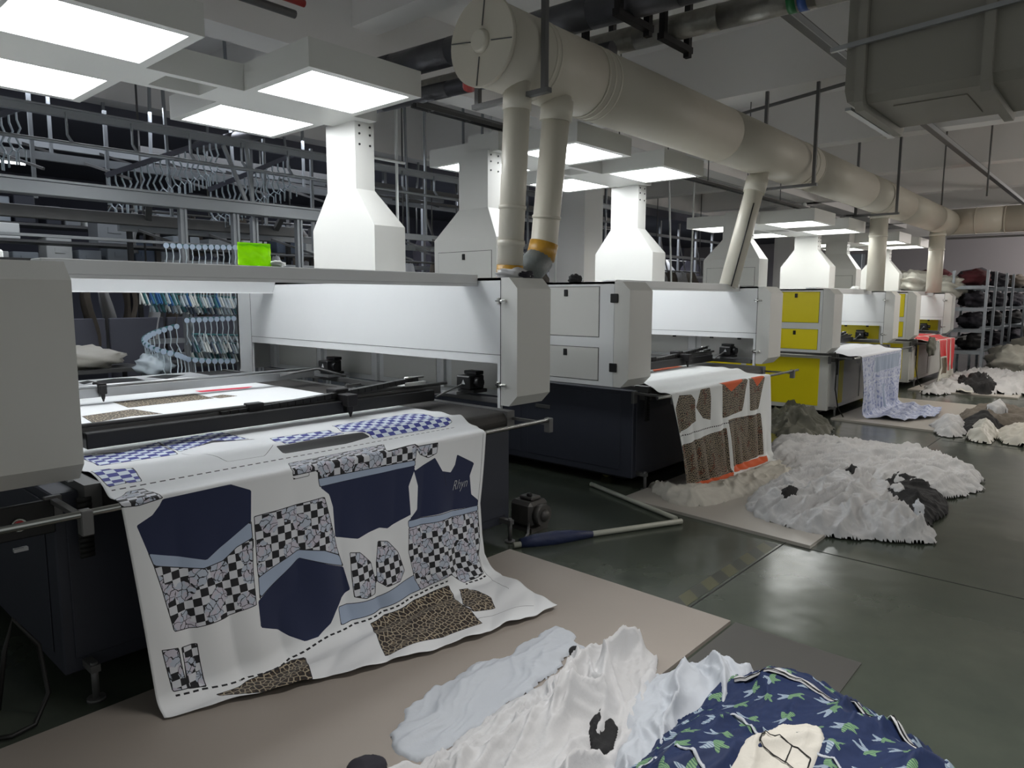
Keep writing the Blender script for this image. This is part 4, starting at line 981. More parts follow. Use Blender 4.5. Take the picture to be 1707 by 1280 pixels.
# branch turning away at the far end
for i, (a, b) in enumerate(((3.2, 2.2), (2.2, 1.2), (1.2, .1), (.1, -1.5))):
    MB().tube([(17.3, a, DZ+.02), (17.3, b, DZ+.02)], .26 if i else .258, 40).build('branch_section', 'duct', duct)
for y in (2.7, 2.2, 1.2): MB().tube([(17.3, y-.01, DZ+.02), (17.3, y+.01, DZ+.02)], .268, 40).build('seam_ring', 'duct', duct)
MB().obox((17.3, 3.2, 2.86), (17.3, -1.5, 2.86), .04, .04).build('branch_support', 'rod', duct)
for i, x in enumerate((3.57, 8.4, 12.0)):
    g = MB()
    for y in (DY-.29, DY+.29): g.obox((x, y, 2.88), (x, y, 4.74 if i == 0 else 4.0), .035, .035, (1, 0, 0))
    g.obox((x, DY-.33, 2.885), (x, DY+.33, 2.885), .045, .03)
    g.build('hanger_bracket', 'rod', duct)
# cloth bundles at the foot of the first two drops
def lump(name, c, r, m, label, cat, fn=None, seed=0, seg=22):
    rs = np.random.RandomState(seed); ph = rs.rand(8)*6
    def f(d): return 1+.16*math.sin(d.x*5+ph[0])*math.sin(d.y*6+ph[1])+.12*math.sin(d.z*9+d.x*7+ph[2])+.07*math.sin(d.x*17+d.y*13+ph[3])+.05*math.sin(d.y*23+d.z*9+ph[4])
    o = MB().ball((0, 0, 0), r[0], r[1], r[2], seg, seg*2//3, f).build(name, m); o.location = c
    return tag(o, label, cat)
lump('cloth_bundle', (3.56, 3.16, 1.752), (.13, .1, .045), 'whitecloth', 'white and black cloth stuffed around the foot of the first drop pipe', 'cloth', seed=1)
lump('rag', (3.60, 3.08, 1.75), (.07, .03, .025), 'darkcloth', 'dark rag beside the foot of the first drop pipe', 'cloth', seed=2)
lump('rag', (4.85, 3.6, 1.76), (.06, .05, .04), 'blackcloth', 'small black rag on the left edge of the second machine top', 'cloth', seed=3)
lump('rag', (9.9, 3.3, 1.0), (.1, .05, .1), 'greytarp', 'grey rag hanging at the bar end of the yellow machine', 'cloth', seed=4)
lump('rag', (14.1, 2.72, .78), (.22, .06, .16), 'greytarp', 'crumpled film at the bar end of the farthest machine', 'cloth', seed=5)
lump('wrapper', (12.6, 3.6, 1.76), (.09, .08, .05), 'plwhite', 'white crumpled wrapper on top of the third machine', 'wrapper', seed=6)

def insulated(label, a, b, r, m, bands=(), name='insulated_pipe'):
    t = thing(name, label, 'pipe', tuple((Vector(a)+Vector(b))/2)); A, B = Vector(a), Vector(b); n = 7
    for i in range(n): MB().tube([tuple(A.lerp(B, i/n)), tuple(A.lerp(B, (i+1)/n))], r*(1 if i % 2 else 1.02), 24).build('pipe_section', m, t)
    for f_, m_ in bands: MB().tube([tuple(A.lerp(B, f_)), tuple(A.lerp(B, f_+.012))], r*1.05, 24).build('colour_band', m_, t)
    return t
pA = insulated('silver wrapped pipe under the ceiling with a green and blue band', (5.46, 1.2, 3.76), (5.1, 6.2, 3.75), .095, 'galv', ((.155, 'bandblue'), (.17, 'bandgreen')))
pB = insulated('darker foil wrapped pipe under the ceiling beside the silver one', (4.86, 1.2, 3.78), (4.42, 6.2, 3.76), .12, 'silverdark')
insulated('thin foil wrapped pipe left of the duct end', (4.75, 3.2, 3.48), (4.2, 9, 3.46), .07, 'silverdark')
for x, y in ((4.72, 3.0), (5.35, 3.0), (5.28, 3.7)):
    g = MB(); g.obox((x-.2, y, 3.62), (x-.2, y, 4.745), .05, .05, (1, 0, 0)).obox((x+.2, y, 3.58), (x+.2, y, 4.3), .05, .05, (1, 0, 0)).obox((x-.24, y, 3.64), (x+.24, y, 3.64), .06, .05)
    tag(g.build('pipe_bracket', 'bracket'), None, None)
    bpy.data.objects[-1] if False else None
brs = [o for o in C.objects if o.name.startswith('pipe_bracket')]
for o, p_ in zip(brs, (pB, pA, pA)):
    for v in o.data.vertices: v.co -= p_.location
    o.parent = p_
def simple(name, pts, r, m, label, cat='pipe', n=10):
    return tag(MB().tube(pts, r, n).build(name, m), label, cat)
simple('sprinkler_pipe', [(3.6, 6.1, 3.72), (20, 6.1, 3.72)], .022, 'rod', 'thin grey sprinkler pipe running along behind the big duct')
simple('sprinkler_pipe', [(9.0, 4.6, 3.9), (8.1, 2.0, 3.9)], .02, 'rod', 'thin pipe crossing under the ceiling in front of the square duct')
simple('red_pipe', [(-2, 5.6, 4.1), (3.6, 5.6, 4.1)], .03, 'redpipe', 'red painted pipe above the nearest lamps')
simple('grey_conduit', [(-2, 5.75, 4.05), (3.6, 5.75, 4.05)], .035, 'rod', 'grey conduit running beside the red pipe')
simple('red_valve', [(3.5, 3.5, 3.15), (3.62, 3.62, 3.05)], .05, 'redpipe', 'dark red valve cap under the end of the big duct', 'valve')
# cable tray with lamps
t = thing('cable_tray', 'grey cable tray running along above the machine lamps', 'cable tray', (9, 5.0, 3.3))
g = MB()
for y in (4.96, 5.04): g.obox((4.3, y, 3.3), (16, y, 3.3), .012, .035)
g.build('tray_rail', 'rod', t)
MB().tube([(4.3, 5.0, 3.3), (16, 5.0, 3.3)], .022, 8).build('cable_run', 'cablemat', t)
for i in range(24): MB().obox((4.5+i*.48, 4.95, 3.285), (4.5+i*.48, 5.05, 3.285), .02, .008).build('tray_rung', 'rod', t)
for x in (6.4, 7.6, 8.8, 10.0, 11.4, 12.8): MB().obox((x, 5.0, 3.3), (x, 5.0, 4.745), .012, .012, (1, 0, 0)).build('drop_rod', 'rod', t)
for i, (x, lb) in enumerate(((6.12, 'bright round lamp on the cable tray left of the second drop pipe'), (8.66, 'bright round lamp on the cable tray above the second machine lamps'))):
    s_ = thing('spot_lamp', lb, 'lamp', (x, 5.0, 3.26)); MB().tube([(x, 5.0, 3.27), (x, 5.0, 3.235)], [.03, .045], 16).build('lamp_body', 'rod', s_); MB().ball((x, 5.0, 3.225), .034, .034, .02).build('bulb', 'spot', s_)
# ceiling channels running along X
for y, z, lab in ((2.42, 3.94, 'dark cable channel under the ceiling beams behind the square duct'),):
    t = thing('cable_channel', lab, 'cable tray', (12, y, z))
    MB().box(6.0, 27, y-.05, y+.05, z, z+.06).build('channel', 'rod', t); MB().box(6.0, 27, y-.06, y-.05, z-.02, z+.04).build('lip', 'alu', t)
for i, (x, y) in enumerate(((11.0, 1.25), (11.3, 1.0), (14.2, 2.1), (15.0, 2.9), (17.8, 1.6))):
    simple('threaded_rod', [(x, y, 3.3 if i > 1 else 3.6), (x, y, 4.745)], .014, 'rod', ['left rod of a pair hanging below the square duct', 'right rod of a pair hanging below the square duct', 'thin rod hanging from the ceiling before the far duct branch', 'thin rod over the bend of the big duct', 'thin rod above the far duct branch'][i], 'rod', 6)
# square duct
sd = thing('square_duct', 'large grey square air duct with flanges at the top right', 'duct', (5.7, .6, 3.4))
def ch(x0, x1, z0, z1, c): return [(x0+c, z0), (x1-c, z0), (x1, z0+c), (x1, z1-c), (x1-c, z1), (x0+c, z1), (x0, z1-c), (x0, z0+c)]
for y0, y1 in ((1.50, .84), (.80, .1), (.06, -.8)):
    MB().prism(ch(5.22, 6.2, 2.9, 4.0, .05), 'y', y0, y1).build('duct_section', 'sqduct', sd)
for y in (1.53, .82, .08): MB().prism(ch(5.17, 6.25, 2.85, 4.05, .05), 'y', y-.028, y+.028).build('flange', 'sqduct', sd)
MB().prism(ch(5.24, 6.18, 2.94, 3.98, .06), 'y', 1.53, 1.64).build('end_section', 'sqduct', sd)
MB().box(5.42, 6.0, .95, 1.38, 2.893, 2.9, .003).build('bottom_panel', 'sqduct', sd)
MB().obox((5.16, 1.72, 3.26), (5.16, -.8, 3.40), .03, .03).build('tie_strap', 'alu', sd)
MB().obox((5.2, 1.6, 2.87), (6.3, 1.6, 2.87), .04, .02).build('support_rail', 'alu', sd)

# ================================================================== GARMENT CONVEYOR BEHIND THE MACHINES
def copy_tree(o, parent=None, loc=None):
    c = o.copy(); C.objects.link(c); c.parent = parent
    if loc is not None: c.location = loc
    for chd in [q for q in o.children]: copy_tree(chd, c)
    return c
t = thing('overhead_conveyor', 'upper aluminium garment conveyor rail running behind the nearest lamps', 'conveyor', (4, 7.5, 3.2))
MB().box(-2, 12, 7.47, 7.53, 3.22, 3.29).box(-2, 12, 7.44, 7.56, 3.285, 3.30).build('upper_rail', 'aluwhite', t)
MB().tube([(-2, 7.42, 2.98), (12, 7.42, 2.98)], .018, 8).build('lower_rail', 'aluwhite', t)
for i in range(20):
    x = .6+i*.56
    MB().obox((x, 7.46, 3.26), (x, 7.46, 3.06), .035, .012, (1, 0, 0)).obox((x, 7.46, 3.06), (x+.03, 7.42, 2.985), .03, .012, (1, 0, 0)).build('rail_bracket', 'aluwhite', t)
t = thing('overhead_conveyor', 'second overhead rail with white lamp strip further back', 'conveyor', (6, 9, 3.4))
MB().box(3.5, 14, 8.97, 9.03, 3.25, 3.36).build('upper_rail', 'rod', t); MB().box(3.5, 14, 8.9, 8.96, 3.12, 3.16).build('lower_rail', 'rod', t)
fr = thing('conveyor_frame', 'aluminium profile frame carrying the garment conveyor behind the nearest machine', 'frame', (3.3, 7.5, 0))
MB().box(-2, 5.0, 7.42, 7.58, 2.50, 2.62, .006).box(-2, 5.0, 7.40, 7.60, 2.62, 2.64).build('top_beam', 'aluwhite', fr)
MB().box(-2, 5.0, 8.05, 8.15, 2.35, 2.47, .006).build('second_beam', 'rod', fr)
MB().box(-2, 3.9, 7.9, 7.94, 2.16, 2.19, .004).build('hanging_rail', 'aluwhite', fr)
MB().box(3.3, 5.2, 8.0, 8.06, 1.95, 2.0, .004).build('hanging_rail', 'aluwhite', fr)
for x, y in ((3.3, 7.5), (3.87, 7.5), (4.2, 7.7), (4.65, 7.5), (4.98, 7.5), (1.0, 8.1)):
    g = MB().box(x-.035, x-.012, y-.035, y+.035, 0, 2.5).box(x+.012, x+.035, y-.035, y+.035, 0, 2.5).box(x-.012, x+.012, y-.02, y+.02, 0, 2.5)
    g.build('post', 'aluwhite', fr)
for x in (1.2, 3.0, 4.5): MB().obox((x, 7.55, 2.56), (x+.2, 8.1, 2.42), .06, .05).build('cross_bar', 'rod', fr)
MB().box(2.9, 3.9, 7.5, 7.56, 1.12, 1.17).build('cross_bar', 'aluwhite', fr); MB().box(2.9, 3.9, 7.5, 7.56, .98, 1.02).build('cross_bar', 'aluwhite', fr)
for (a, b) in (((3.75, 7.45, 3.2), (4.05, 7.5, 2.55)), ((4.02, 7.48, 3.25), (4.1, 7.5, 2.5)), ((4.3, 7.9, 3.3), (4.3, 7.9, 2.5)), ((3.0, 8.6, 3.6), (3.0, 8.6, 2.6)), ((2.3, 8.6, 3.7), (2.3, 8.6, 2.6)), ((1.6, 8.6, 3.7), (1.75, 8.6, 2.9)), ((5.3, 8.2, 3.5), (5.3, 8.2, 2.2))):
    MB().obox(a, b, .035, .035, (1, 0, 0)).build('strut', 'aluwhite', fr)
# two scaffold tubes between the lamps
t = thing('lamp_scaffold', 'pair of thin white upright tubes joined by a clamp behind the white column', 'frame', (5.2, 6.6, 2.9))
MB().tube([(4.75, 6.5, 4.0), (4.75, 6.5, 2.95)], .018, 10).build('tube', 'plwhite', t); MB().tube([(5.32, 6.5, 4.0), (5.32, 6.5, 2.45)], .018, 10).build('tube', 'plwhite', t)
MB().tube([(4.7, 6.48, 3.13), (5.42, 6.48, 3.13)], .016, 10).build('tube', 'plwhite', t)

# fans of hangers on inclined rails
def hanger_mesh(m='hwhite'):
    g = MB(); pts = [(0, 0, 0), (.0, .0, -.07), (.025, 0, -.14), (-.015, 0, -.23), (.015, 0, -.30)]
    g.tube(pts, .010, 5, False)
    g.tube([(.015, -.0, -.30), (.015, -.12, -.35), (.015, -.12, -.45)], .008, 4, False); g.tube([(.015, 0, -.30), (.015, .12, -.35), (.015, .12, -.45)], .008, 4, False)
    return g
def hanger_fan(loc, n, dx, dz, dy, label, m='hwhite'):
    t = thing('hanger_rail', label, 'hanger rail', loc)
    x, y, z = loc
    MB().obox((x-dx*.5, y, z+.02-dz*.5), (x+dx*(n+.5), y+dy*n, z+.02+dz*(n+.5)), .05, .05).build('sloping_rail', 'deck', t)
    first = None
    for i in range(n):
        if first is None:
            g = hanger_mesh(); g.v = [(a+x, b+y, c+z) for a, b, c in g.v]; first = g.build('hanger', m, t)
        else:
            h = first.copy(); C.objects.link(h); h.parent = t; h.location = (dx*i, dy*i, dz*i)
            h.rotation_euler = (0, 0, random.uniform(-.15, .15))
    return t
hanger_fan((2.9, 8.3, 2.86), 18, .055, .026, -.03, 'fan of pale hangers on a sloping rail above the frame, left of the lime pouch')
hanger_fan((3.95, 8.2, 2.82), 15, .055, .03, -.03, 'fan of pale hangers on a sloping rail just left of the white column')
hanger_fan((1.25, 8.0, 2.86), 14, .055, .03, -.02, 'fan of pale hangers above the frame at the upper left')
hanger_fan((5.6, 8.6, 2.75), 12, .06, .03, -.03, 'fan of hangers seen right of the white column')
hanger_fan((1.3, 7.9, 3.0), 9, .05, .03, -.02, 'short fan of hangers at the left edge below the rails')
# chains of discs with hooks
def carrier_chain(path, n, label, arm=.22, m='hwhite', dm='disc', curve=True):
    P_ = [Vector(p) for p in path]; L = [0]
    for i in range(len(P_)-1): L.append(L[-1]+(P_[i+1]-P_[i]).length)
    def at(t):
        t *= L[-1]; j = 0
        while j < len(P_)-2 and t > L[j+1]: j += 1
        return P_[j].lerp(P_[j+1], (t-L[j])/(L[j+1]-L[j]))
    t = thing('hook_conveyor', label, 'conveyor', tuple(P_[0]))
    MB().tube([tuple(p+Vector((0, .03, .01))) for p in P_], .014, 8).build('track', 'teal', t)
    g = MB(); p0 = P_[0]
    g.tube([(p0.x, p0.y-.004, p0.z), (p0.x, p0.y-.016, p0.z)], .027, 14); d0 = g.build('carrier', dm, t)
    g = MB().tube([(p0.x, p0.y, p0.z-.02), (p0.x+.008, p0.y, p0.z-arm*.5), (p0.x-.008, p0.y-.01, p0.z-arm*.8), (p0.x+.012, p0.y-.01, p0.z-arm)], .006, 5, False).tube([(p0.x+.01, p0.y-.06, p0.z-arm-.05), (p0.x+.012, p0.y-.01, p0.z-arm), (p0.x+.012, p0.y+.05, p0.z-arm-.05)], .008, 5, False)
    a0 = g.build('hook_arm', m, d0)
    for v in a0.data.vertices: pass
    for i in range(1, n):
        q = at(i/(n-1))-p0; c = d0.copy(); C.objects.link(c); c.parent = t; c.location = q
        b = a0.copy(); C.objects.link(b); b.parent = c
    return t
spiral = []
for i in range(13):
    a = math.radians(80+i*13); spiral.append((3.05+.36*math.cos(a)*1.0, 7.02+.33*math.sin(a), 1.30-.02*i))
spiral += [(3.0, 6.86, 1.0), (3.2, 6.85, .97), (3.45, 6.86, .955)]
carrier_chain(spiral, 26, 'curling conveyor of pale discs and hooks at the back of the nearest machine')
carrier_chain([(2.95, 7.1, 2.09), (3.25, 7.1, 2.09), (3.9, 7.1, 2.12)], 16, 'row of pale blue discs behind the frame posts left of the lime pouch', arm=.2)
carrier_chain([(3.2, 7.3, 1.36), (3.7, 7.3, 1.37)], 9, 'short row of discs with long hooks beside the rear end of the nearest machine', arm=.2)
def hanger_row(x0, x1, y, z, n, label, mats_):
    t = thing('hanger_row', label, 'hangers', ((x0+x1)/2, y, z))
    MB().tube([(x0, y, z), (x1, y+.1, z-.05)], .012, 6).build('rail', 'teal', t)
    pro = {}
    for i in range(n):
        f_ = i/(n-1); x = x0+(x1-x0)*f_; m = random.choice(mats_)
        if m not in pro:
            g = MB(); 
            g.tube([(x, y, z), (x+.005, y, z-.05), (x, y-.0, z-.09)], .005, 4, False)
            g.obox((x, y, z-.09), (x+.012, y-.05, z-.19), .014, .02).obox((x, y, z-.09), (x+.012, y+.05, z-.19), .014, .02)
            pro[m] = (g.build('hanger', m, t), x)
        else:
            o, xx_ = pro[m]; h = o.copy(); C.objects.link(h); h.parent = t; h.location = (x-xx_, .1*f_+random.uniform(-.03, .03), -.05*f_+random.uniform(-.012, .012)); h.rotation_euler = (0, 0, random.uniform(-.02, .02))
    return t
hanger_row(2.75, 3.75, 7.25, 1.72, 34, 'upper row of blue, teal and clear hangers under the rear beam', ['hwhite', 'hwhite', 'bluepl', 'teal', 'plwhite'])
hanger_row(2.9, 3.9, 7.4, 1.64, 34, 'middle row of teal and white hangers behind the nearest machine', ['hwhite', 'plwhite', 'teal', 'hbluegrey'])
hanger_row(3.25, 4.0, 7.3, 1.22, 26, 'lower row of clear hangers beside the rear post of the nearest machine', ['hwhite', 'teal', 'hbluegrey', 'plwhite'])
hanger_row(3.3, 4.1, 7.45, 1.12, 24, 'lowest row of teal hangers beside the rear post', ['hwhite', 'teal', 'plwhite'])
lump('hanger_heap', (2.72, 6.95, .95), (.17, .14, .11), 'hwhite', 'heap of folded clear hangers at the tail of the nearest machine table', 'hangers', seed=9)

# dark workshop area behind: posts, tables, hanging clothes
for i, x in enumerate((2.95, 3.55, 4.15, 4.8)):
    tag(MB().box(x*1.15, x*1.15+.05, 9.2, 9.26, 0, 2.4).build('partition_post', 'black'), None, 'post', 'dark posts behind the nearest machine')['label'] = 'dark upright post of the partition behind the nearest machine'
g0 = None
cl_mats = ['whitecloth', 'creamcloth', 'darkcloth', 'whitecloth2', 'darkcloth', 'browncloth', 'bluecloth', 'darkcloth', 'creamcloth', 'blackcloth']
def garment(x, y, z, w, h, m, seed):
    rs = np.random.RandomState(seed); vs = []; fs = []; nx_, nz_ = 8, 8
    for s_ in (1, -1):
        for j in range(nz_+1):
            for i in range(nx_+1):
                a, b = i/nx_*2-1, j/nz_
                wd_ = w*(.45+.55*min(1, b*3))*(1+.1*math.sin(b*7+seed)); vs.append((x+.04*math.sin(b*5+seed)+a*.02, y+a*wd_*.5, z-b*h+.02*math.sin(a*5+seed)))
                vs[-1] = (vs[-1][0]+s_*.03*(1-a*a)+.012*math.sin(a*9+seed), vs[-1][1], vs[-1][2])
    n_ = (nx_+1)*(nz_+1)
    for s_ in (0, 1):
        for j in range(nz_):
            for i in range(nx_): q = s_*n_+j*(nx_+1)+i; fs.append((q, q+1, q+nx_+2, q+nx_+1))
    return MB().add(vs, fs, True).build('hanging_garment', m)
places = []
for i in range(26): places.append((2.2+i*.24, 9.3+.1*math.sin(i*1.7), 1.9, .5, .85+.2*math.sin(i*2.1)))
for i in range(16): places.append((3.9+i*.3, 10.4+.2*math.sin(i*2.3), 2.75, .45, .55))
for i in range(22): places.append((5.2+i*.42, 8.9+.2*math.sin(i*1.3), 2.15, .5, .8))
for i in range(16): places.append((9.0+i*.6, 9.4, 2.3, .6, .8))
for i, (x, y, z, w, h) in enumerate(places):
    o = garment(x, y, z, w, h, cl_mats[(i*5) % len(cl_mats)], i)
    grp = 0 if i < 26 else 1 if i < 42 else 2 if i < 64 else 3
    cn = {'whitecloth':'white','whitecloth2':'cool white','darkcloth':'charcoal','browncloth':'brown grey','bluecloth':'navy','creamcloth':'cream','blackcloth':'black'}[cl_mats[(i*5) % len(cl_mats)]]
    tag(o, cn+' '+['garment on the dark hanging rail far behind the nearest machine', 'garment on the high rail in the dark back area', 'garment hanging in the dark gap between the white columns', 'garment hanging far back beyond the yellow machines'][grp], 'garment',
        ['garments behind the nearest machine', 'garments on the high rail', 'garments behind the columns', 'garments far back'][grp])
for lab, x0, x1, y, z in (('long rail carrying the garments behind the nearest machine', 2, 8.4, 9.3, 1.92), ('high rail carrying garments in the dark back area', 3.6, 9, 10.4, 2.77), ('rail carrying the garments behind the columns', 5, 14.5, 8.9, 2.17), ('rail of the garments beyond the yellow machines', 9, 18.5, 9.4, 2.32)):
    tr = thing('garment_rail', lab, 'rail', ((x0+x1)/2, y, z)); MB().tube([(x0, y, z), (x1, y, z)], .018, 8).build('rail', 'rod', tr)
    for k in range(5):
        xx = x0+(x1-x0)*(k+.02)/4.04; MB().tube([(xx, y, z), (xx, y, 4.75 if y < 9.6 else 3.95 if y < 9.8 else 3.75)], .012, 6).build('drop_rod', 'rod', tr)
for i, (x, lab) in enumerate(((2.6, 'grey worktable behind the partition, left'), (4.2, 'grey worktable behind the partition, right'))):
    t = thing('worktable', lab, 'table', (x, 8.6, 0)); MB().box(x-.6, x+.6, 8.3, 8.95, .78, .82).build('tabletop', 'rod', t)
    for a in (-.55, .55):
        for b in (8.35, 8.9): MB().box(x+a-.02, x+a+.02, b-.02, b+.02, 0, .78).build('leg', 'bracket', t)
    lump('cloth_heap', (x, 8.6, .92), (.45, .25, .13), 'darkcloth' if i else 'creamcloth', 'cloth heap lying on the '+lab, 'cloth', seed=20+i)
# machine tops glimpsed over the left cabinet
t = thing('sewing_station', 'black and white equipment seen over the top of the nearest left cabinet', 'machine', (1.2, 5.4, 1.9))
MB().box(.35, 1.55, 5.3, 5.6, 1.79, 1.84).build('black_rack', 'black', t)
MB().box(.3, 1.28, 5.55, 5.8, 1.84, 1.9, .01).build('white_tray', 'plwhite', t)
for x in (1.0, 1.13): MB().ball((x, 5.28, 1.79), .04, .03, .018).build('cup', 'plwhite', t)
MB().ball((1.58, 5.3, 1.80), .03, .03, .035).build('cup', 'plwhite', t)
for i, (x, y, z, l, w) in enumerate(((.9, 7.8, 2.13, 1.1, .05), (3.6, 10.5, 2.9, 1.2, .05), (2.6, 11, 3.3, .5, .04), (4.7, 10, 2.95, .7, .04), (9.4, 7.9, 2.05, .5, .04), (11.5, 8.2, 2.0, .6, .05))):
    tt = thing('tube_lamp', ['lit tube lamp at the left edge below the frame beam', 'lit tube lamp deep behind the hanger rails', 'small distant tube lamp at the upper left', 'lit tube lamp behind the struts left of the white column', 'small lit tube lamp seen between the second machine columns', 'small lit tube lamp behind the yellow machine'][i], 'lamp', (x, y, z))
    MB().box(x-l/2, x+l/2, y-.03, y+.03, z+.012, z+.04).build('lamp_housing', 'plwhite', tt); MB().tube([(x-l/2, y, z), (x+l/2, y, z)], w*.4, 8).build('lit_tube', 'tube', tt)
for i, (x, y, z) in enumerate(((8.9, 7.9, 2.55), (11.3, 7.9, 2.4))):
    t = thing('hanging_basket', ['white perforated basket hanging left of the slanted pipe', 'white perforated basket hanging behind the slanted pipe'][i], 'basket', (x, y, z))  # slatted basket on a cord, gives no light
    for k in range(6): MB().box(x-.2+k*.07, x-.17+k*.07, y, y+.02, z-.3, z).build('slat', 'plwhite', t)
    MB().box(x-.2, x+.22, y-.01, y+.03, z-.03, z).box(x-.2, x+.22, y-.01, y+.03, z-.16, z-.13).build('basket_rim', 'plwhite', t); MB().tube([(x, y, z), (x, y, 4.74)], .006, 6).build('cord', 'rod', t)
for i, (x, a) in enumerate(((7.6, .25), (8.35, -.3), (8.9, .0), (12.6, .3), (13.4, 0))):
    simple('hanging_tube', [(x-a, 7.0, 4.74), (x, 7.0, 1.75)], .02, 'plwhite', ['slanting white tube right of the second pillar of light', 'slanting white tube behind the second machine lamps', 'upright white tube behind the second machine lamps', 'slanting white tube behind the third machine lamps', 'upright white tube behind the third machine lamps'][i], 'tube', 8)
# emergency lamp on the far pillar
t = thing('emergency_lamp', 'small twin emergency lamp on the far pillar', 'lamp', (18.4, 6.3, 3.9))
MB().box(18.48, 18.5, 6.5, 6.9, 3.75, 3.88, .01).build('lamp_base', 'plwhite', t)
for y in (6.58, 6.82): MB().ball((18.44, y, 3.94), .06, .06, .06).build('lamp_head', 'plwhite', t)

# ================================================================== RACKS AND BAGS AT THE FAR RIGHT
def rack(x, y, label, h=2.22, w=.62, d=1.1, cl=('maroon', 'darkcloth', 'darkcloth', 'blackcloth')):
    t = thing('storage_rack', label, 'rack', (x, y, 0))
    for a in (0, d):
        for b in (0, w): MB().box(x+a-.025, x+a+.025, y+b-.025, y+b+.025, 0, h).build('post', 'rack', t)
        for z in (.45, .92, 1.38, 1.85): MB().box(x+a-.015, x+a+.015, y, y+w, z-.03, z+.03).build('cross_bar', 'rack', t)
    for z in (.45, .92, 1.38, 1.85): MB().box(x, x+d, y+.01, y+w-.01, z+.03, z+.045).build('shelf', 'rack', t)
    for i, z in enumerate((.5, .97, 1.43, 1.9)):
        lump('fabric_bundle', (x+d/2, y+w/2, z+.17), (d*.44, w*.44, .17), cl[3-i], ['%s bundle on the %s shelf of the %s' % ({'maroon':'maroon','darkcloth':'charcoal','blackcloth':'black','browncloth':'brown grey','bag':'white plastic','creamcloth':'cream'}[cl[3-i]], ('lowest', 'second lowest', 'second highest', 'top')[i], label.replace('pale steel ', ''))][0], 'fabric', seed=int(x*10)+i)
    return t
rack(18.0, 2.52, 'pale steel rack just right of the farthest machine')
rack(20.2, 2.45, 'pale steel rack second behind the farthest machine', cl=('darkcloth', 'darkcloth', 'blackcloth', 'darkcloth'))
rack(22.4, 2.3, 'pale steel rack third behind the farthest machine', cl=('browncloth', 'darkcloth', 'blackcloth', 'darkcloth'))
rack(24.6, 2.2, 'pale steel rack farthest back near the wall', cl=('darkcloth', 'creamcloth', 'blackcloth', 'darkcloth'))
rack(18.2, 3.9, 'pale steel rack behind the farthest machine top', h=1.7, cl=('bag', 'creamcloth', 'darkcloth', 'darkcloth'))
bags = [(17.9, 3.9, 1.95, .75, .4, .25), (19.0, 4.6, 2.0, .8, .4, .28), (18.3, 3.3, 1.85, .5, .35, .25), (18.6, 2.0, .25, .6, .5, .35), (19.3, 1.6, .35, .8, .55, .5), (20.5, 1.5, .5, .9, .6, .7), (21.8, 1.5, .6, 1.0, .6, .8), (18.4, 1.4, .18, .6, .5, .28)]
bl = ['translucent white bag on the rack above the farthest machine, left', 'translucent white bag on the rack above the farthest machine, behind', 'translucent white bag beside the last drop pipe', 'white bag at the foot of the first rack', 'white bag in front of the second rack', 'tall white bag in front of the third rack', 'largest white bag at the right edge', 'low white bag nearest the farthest board']
for i, b in enumerate(bags):
    lump('plastic_bag', b[:3], b[3:], 'bag', bl[i], 'bag', seed=40+i, seg=30)
for i, (x, y, z) in enumerate(((21, 5.2, 2.15), (22.5, 4.4, 2.2), (23.5, 3.6, 2.2))):
    lump('cloth_heap', (x, y, z-.1), (.8, .5, .3), ('darkcloth', 'maroon', 'darkcloth')[i], ['dark cloth heap above the farthest machine, left', 'maroon cloth heap between the racks', 'dark cloth heap left of the first rack'][i], 'cloth', seed=60+i)
    t = thing('storage_stack', ['rack column under the left dark heap', 'rack column under the maroon heap', 'rack column under the dark heap by the first rack'][i], 'rack', (x, y, 0))
    for a in (-.5, .5): MB().box(x+a-.03, x+a+.03, y-.3, y-.25, 0, z-.3).build('post', 'rack', t)
    MB().box(x-.6, x+.6, y-.4, y+.4, z-.34, z-.3).build('shelf', 'rack', t)
t = thing('control_cabinet', 'pale wall cabinet with two columns of black knobs at the far end', 'cabinet', (27.3, 8.2, 0))
MB().box(27.2, 27.6, 7.6, 8.8, 1.0, 3.2, .02).build('body', 'rack', t)
for j, y in enumerate((7.95, 8.4)):
    for k in range(7): MB().box(27.15, 27.2, y-.06, y+.06, 1.5+k*.22, 1.62+k*.22, .01).build('knob', 'black', t)

# pale crates and equipment on racks deep in the sewing area
rs = np.random.RandomState(3)
for k, (y, z0) in enumerate(((10.6, 2.02), (10.6, 2.5), (9.9, 2.25))):
    t = thing('storage_shelf', ['lower shelf of pale boxes behind the frame posts', 'upper shelf of pale boxes behind the frame posts', 'shelf of pale boxes nearer the frame'][k], 'shelf', (3.4, y, z0))
    MB().box(1.6, 6.6, y-.25, y+.25, z0-.03, z0).build('board', 'rod', t)
    for x in ((1.7, 4.1, 6.5) if k != 0 else ()): MB().box(x-.03, x+.03, y+.2, y+.26, 0, z0+.45).build('post', 'rod', t)
    x = 1.75
    i = 0
    while x < 6.3:
        w = rs.uniform(.16, .42); h = rs.uniform(.12, .34); m = ['rack', 'plwhite', 'aluwhite', 'dark', 'hbluegrey'][rs.randint(5)]
        if rs.rand() < .75:
            b = MB().box(x, x+w, y-.2, y+.15, z0, z0+h, .01).box(x+w*.3, x+w*.7, y-.21, y-.2, z0+h*.4, z0+h*.6).build('storage_box', m)
            tag(b, {'rack':'pale grey ','plwhite':'white ','aluwhite':'silver grey ','dark':'dark ','hbluegrey':'blue grey '}[m]+['box on the lower shelf behind the frame posts', 'box on the upper shelf behind the frame posts', 'box on the shelf nearer the frame'][k], 'box', ['boxes on the lower back shelf', 'boxes on the upper back shelf', 'boxes on the near back shelf'][k])
        x += w+rs.uniform(.03, .2)
t = thing('partition', 'low grey brown partition panel behind the nearest machine', 'partition', (3.6, 9.05, 0))
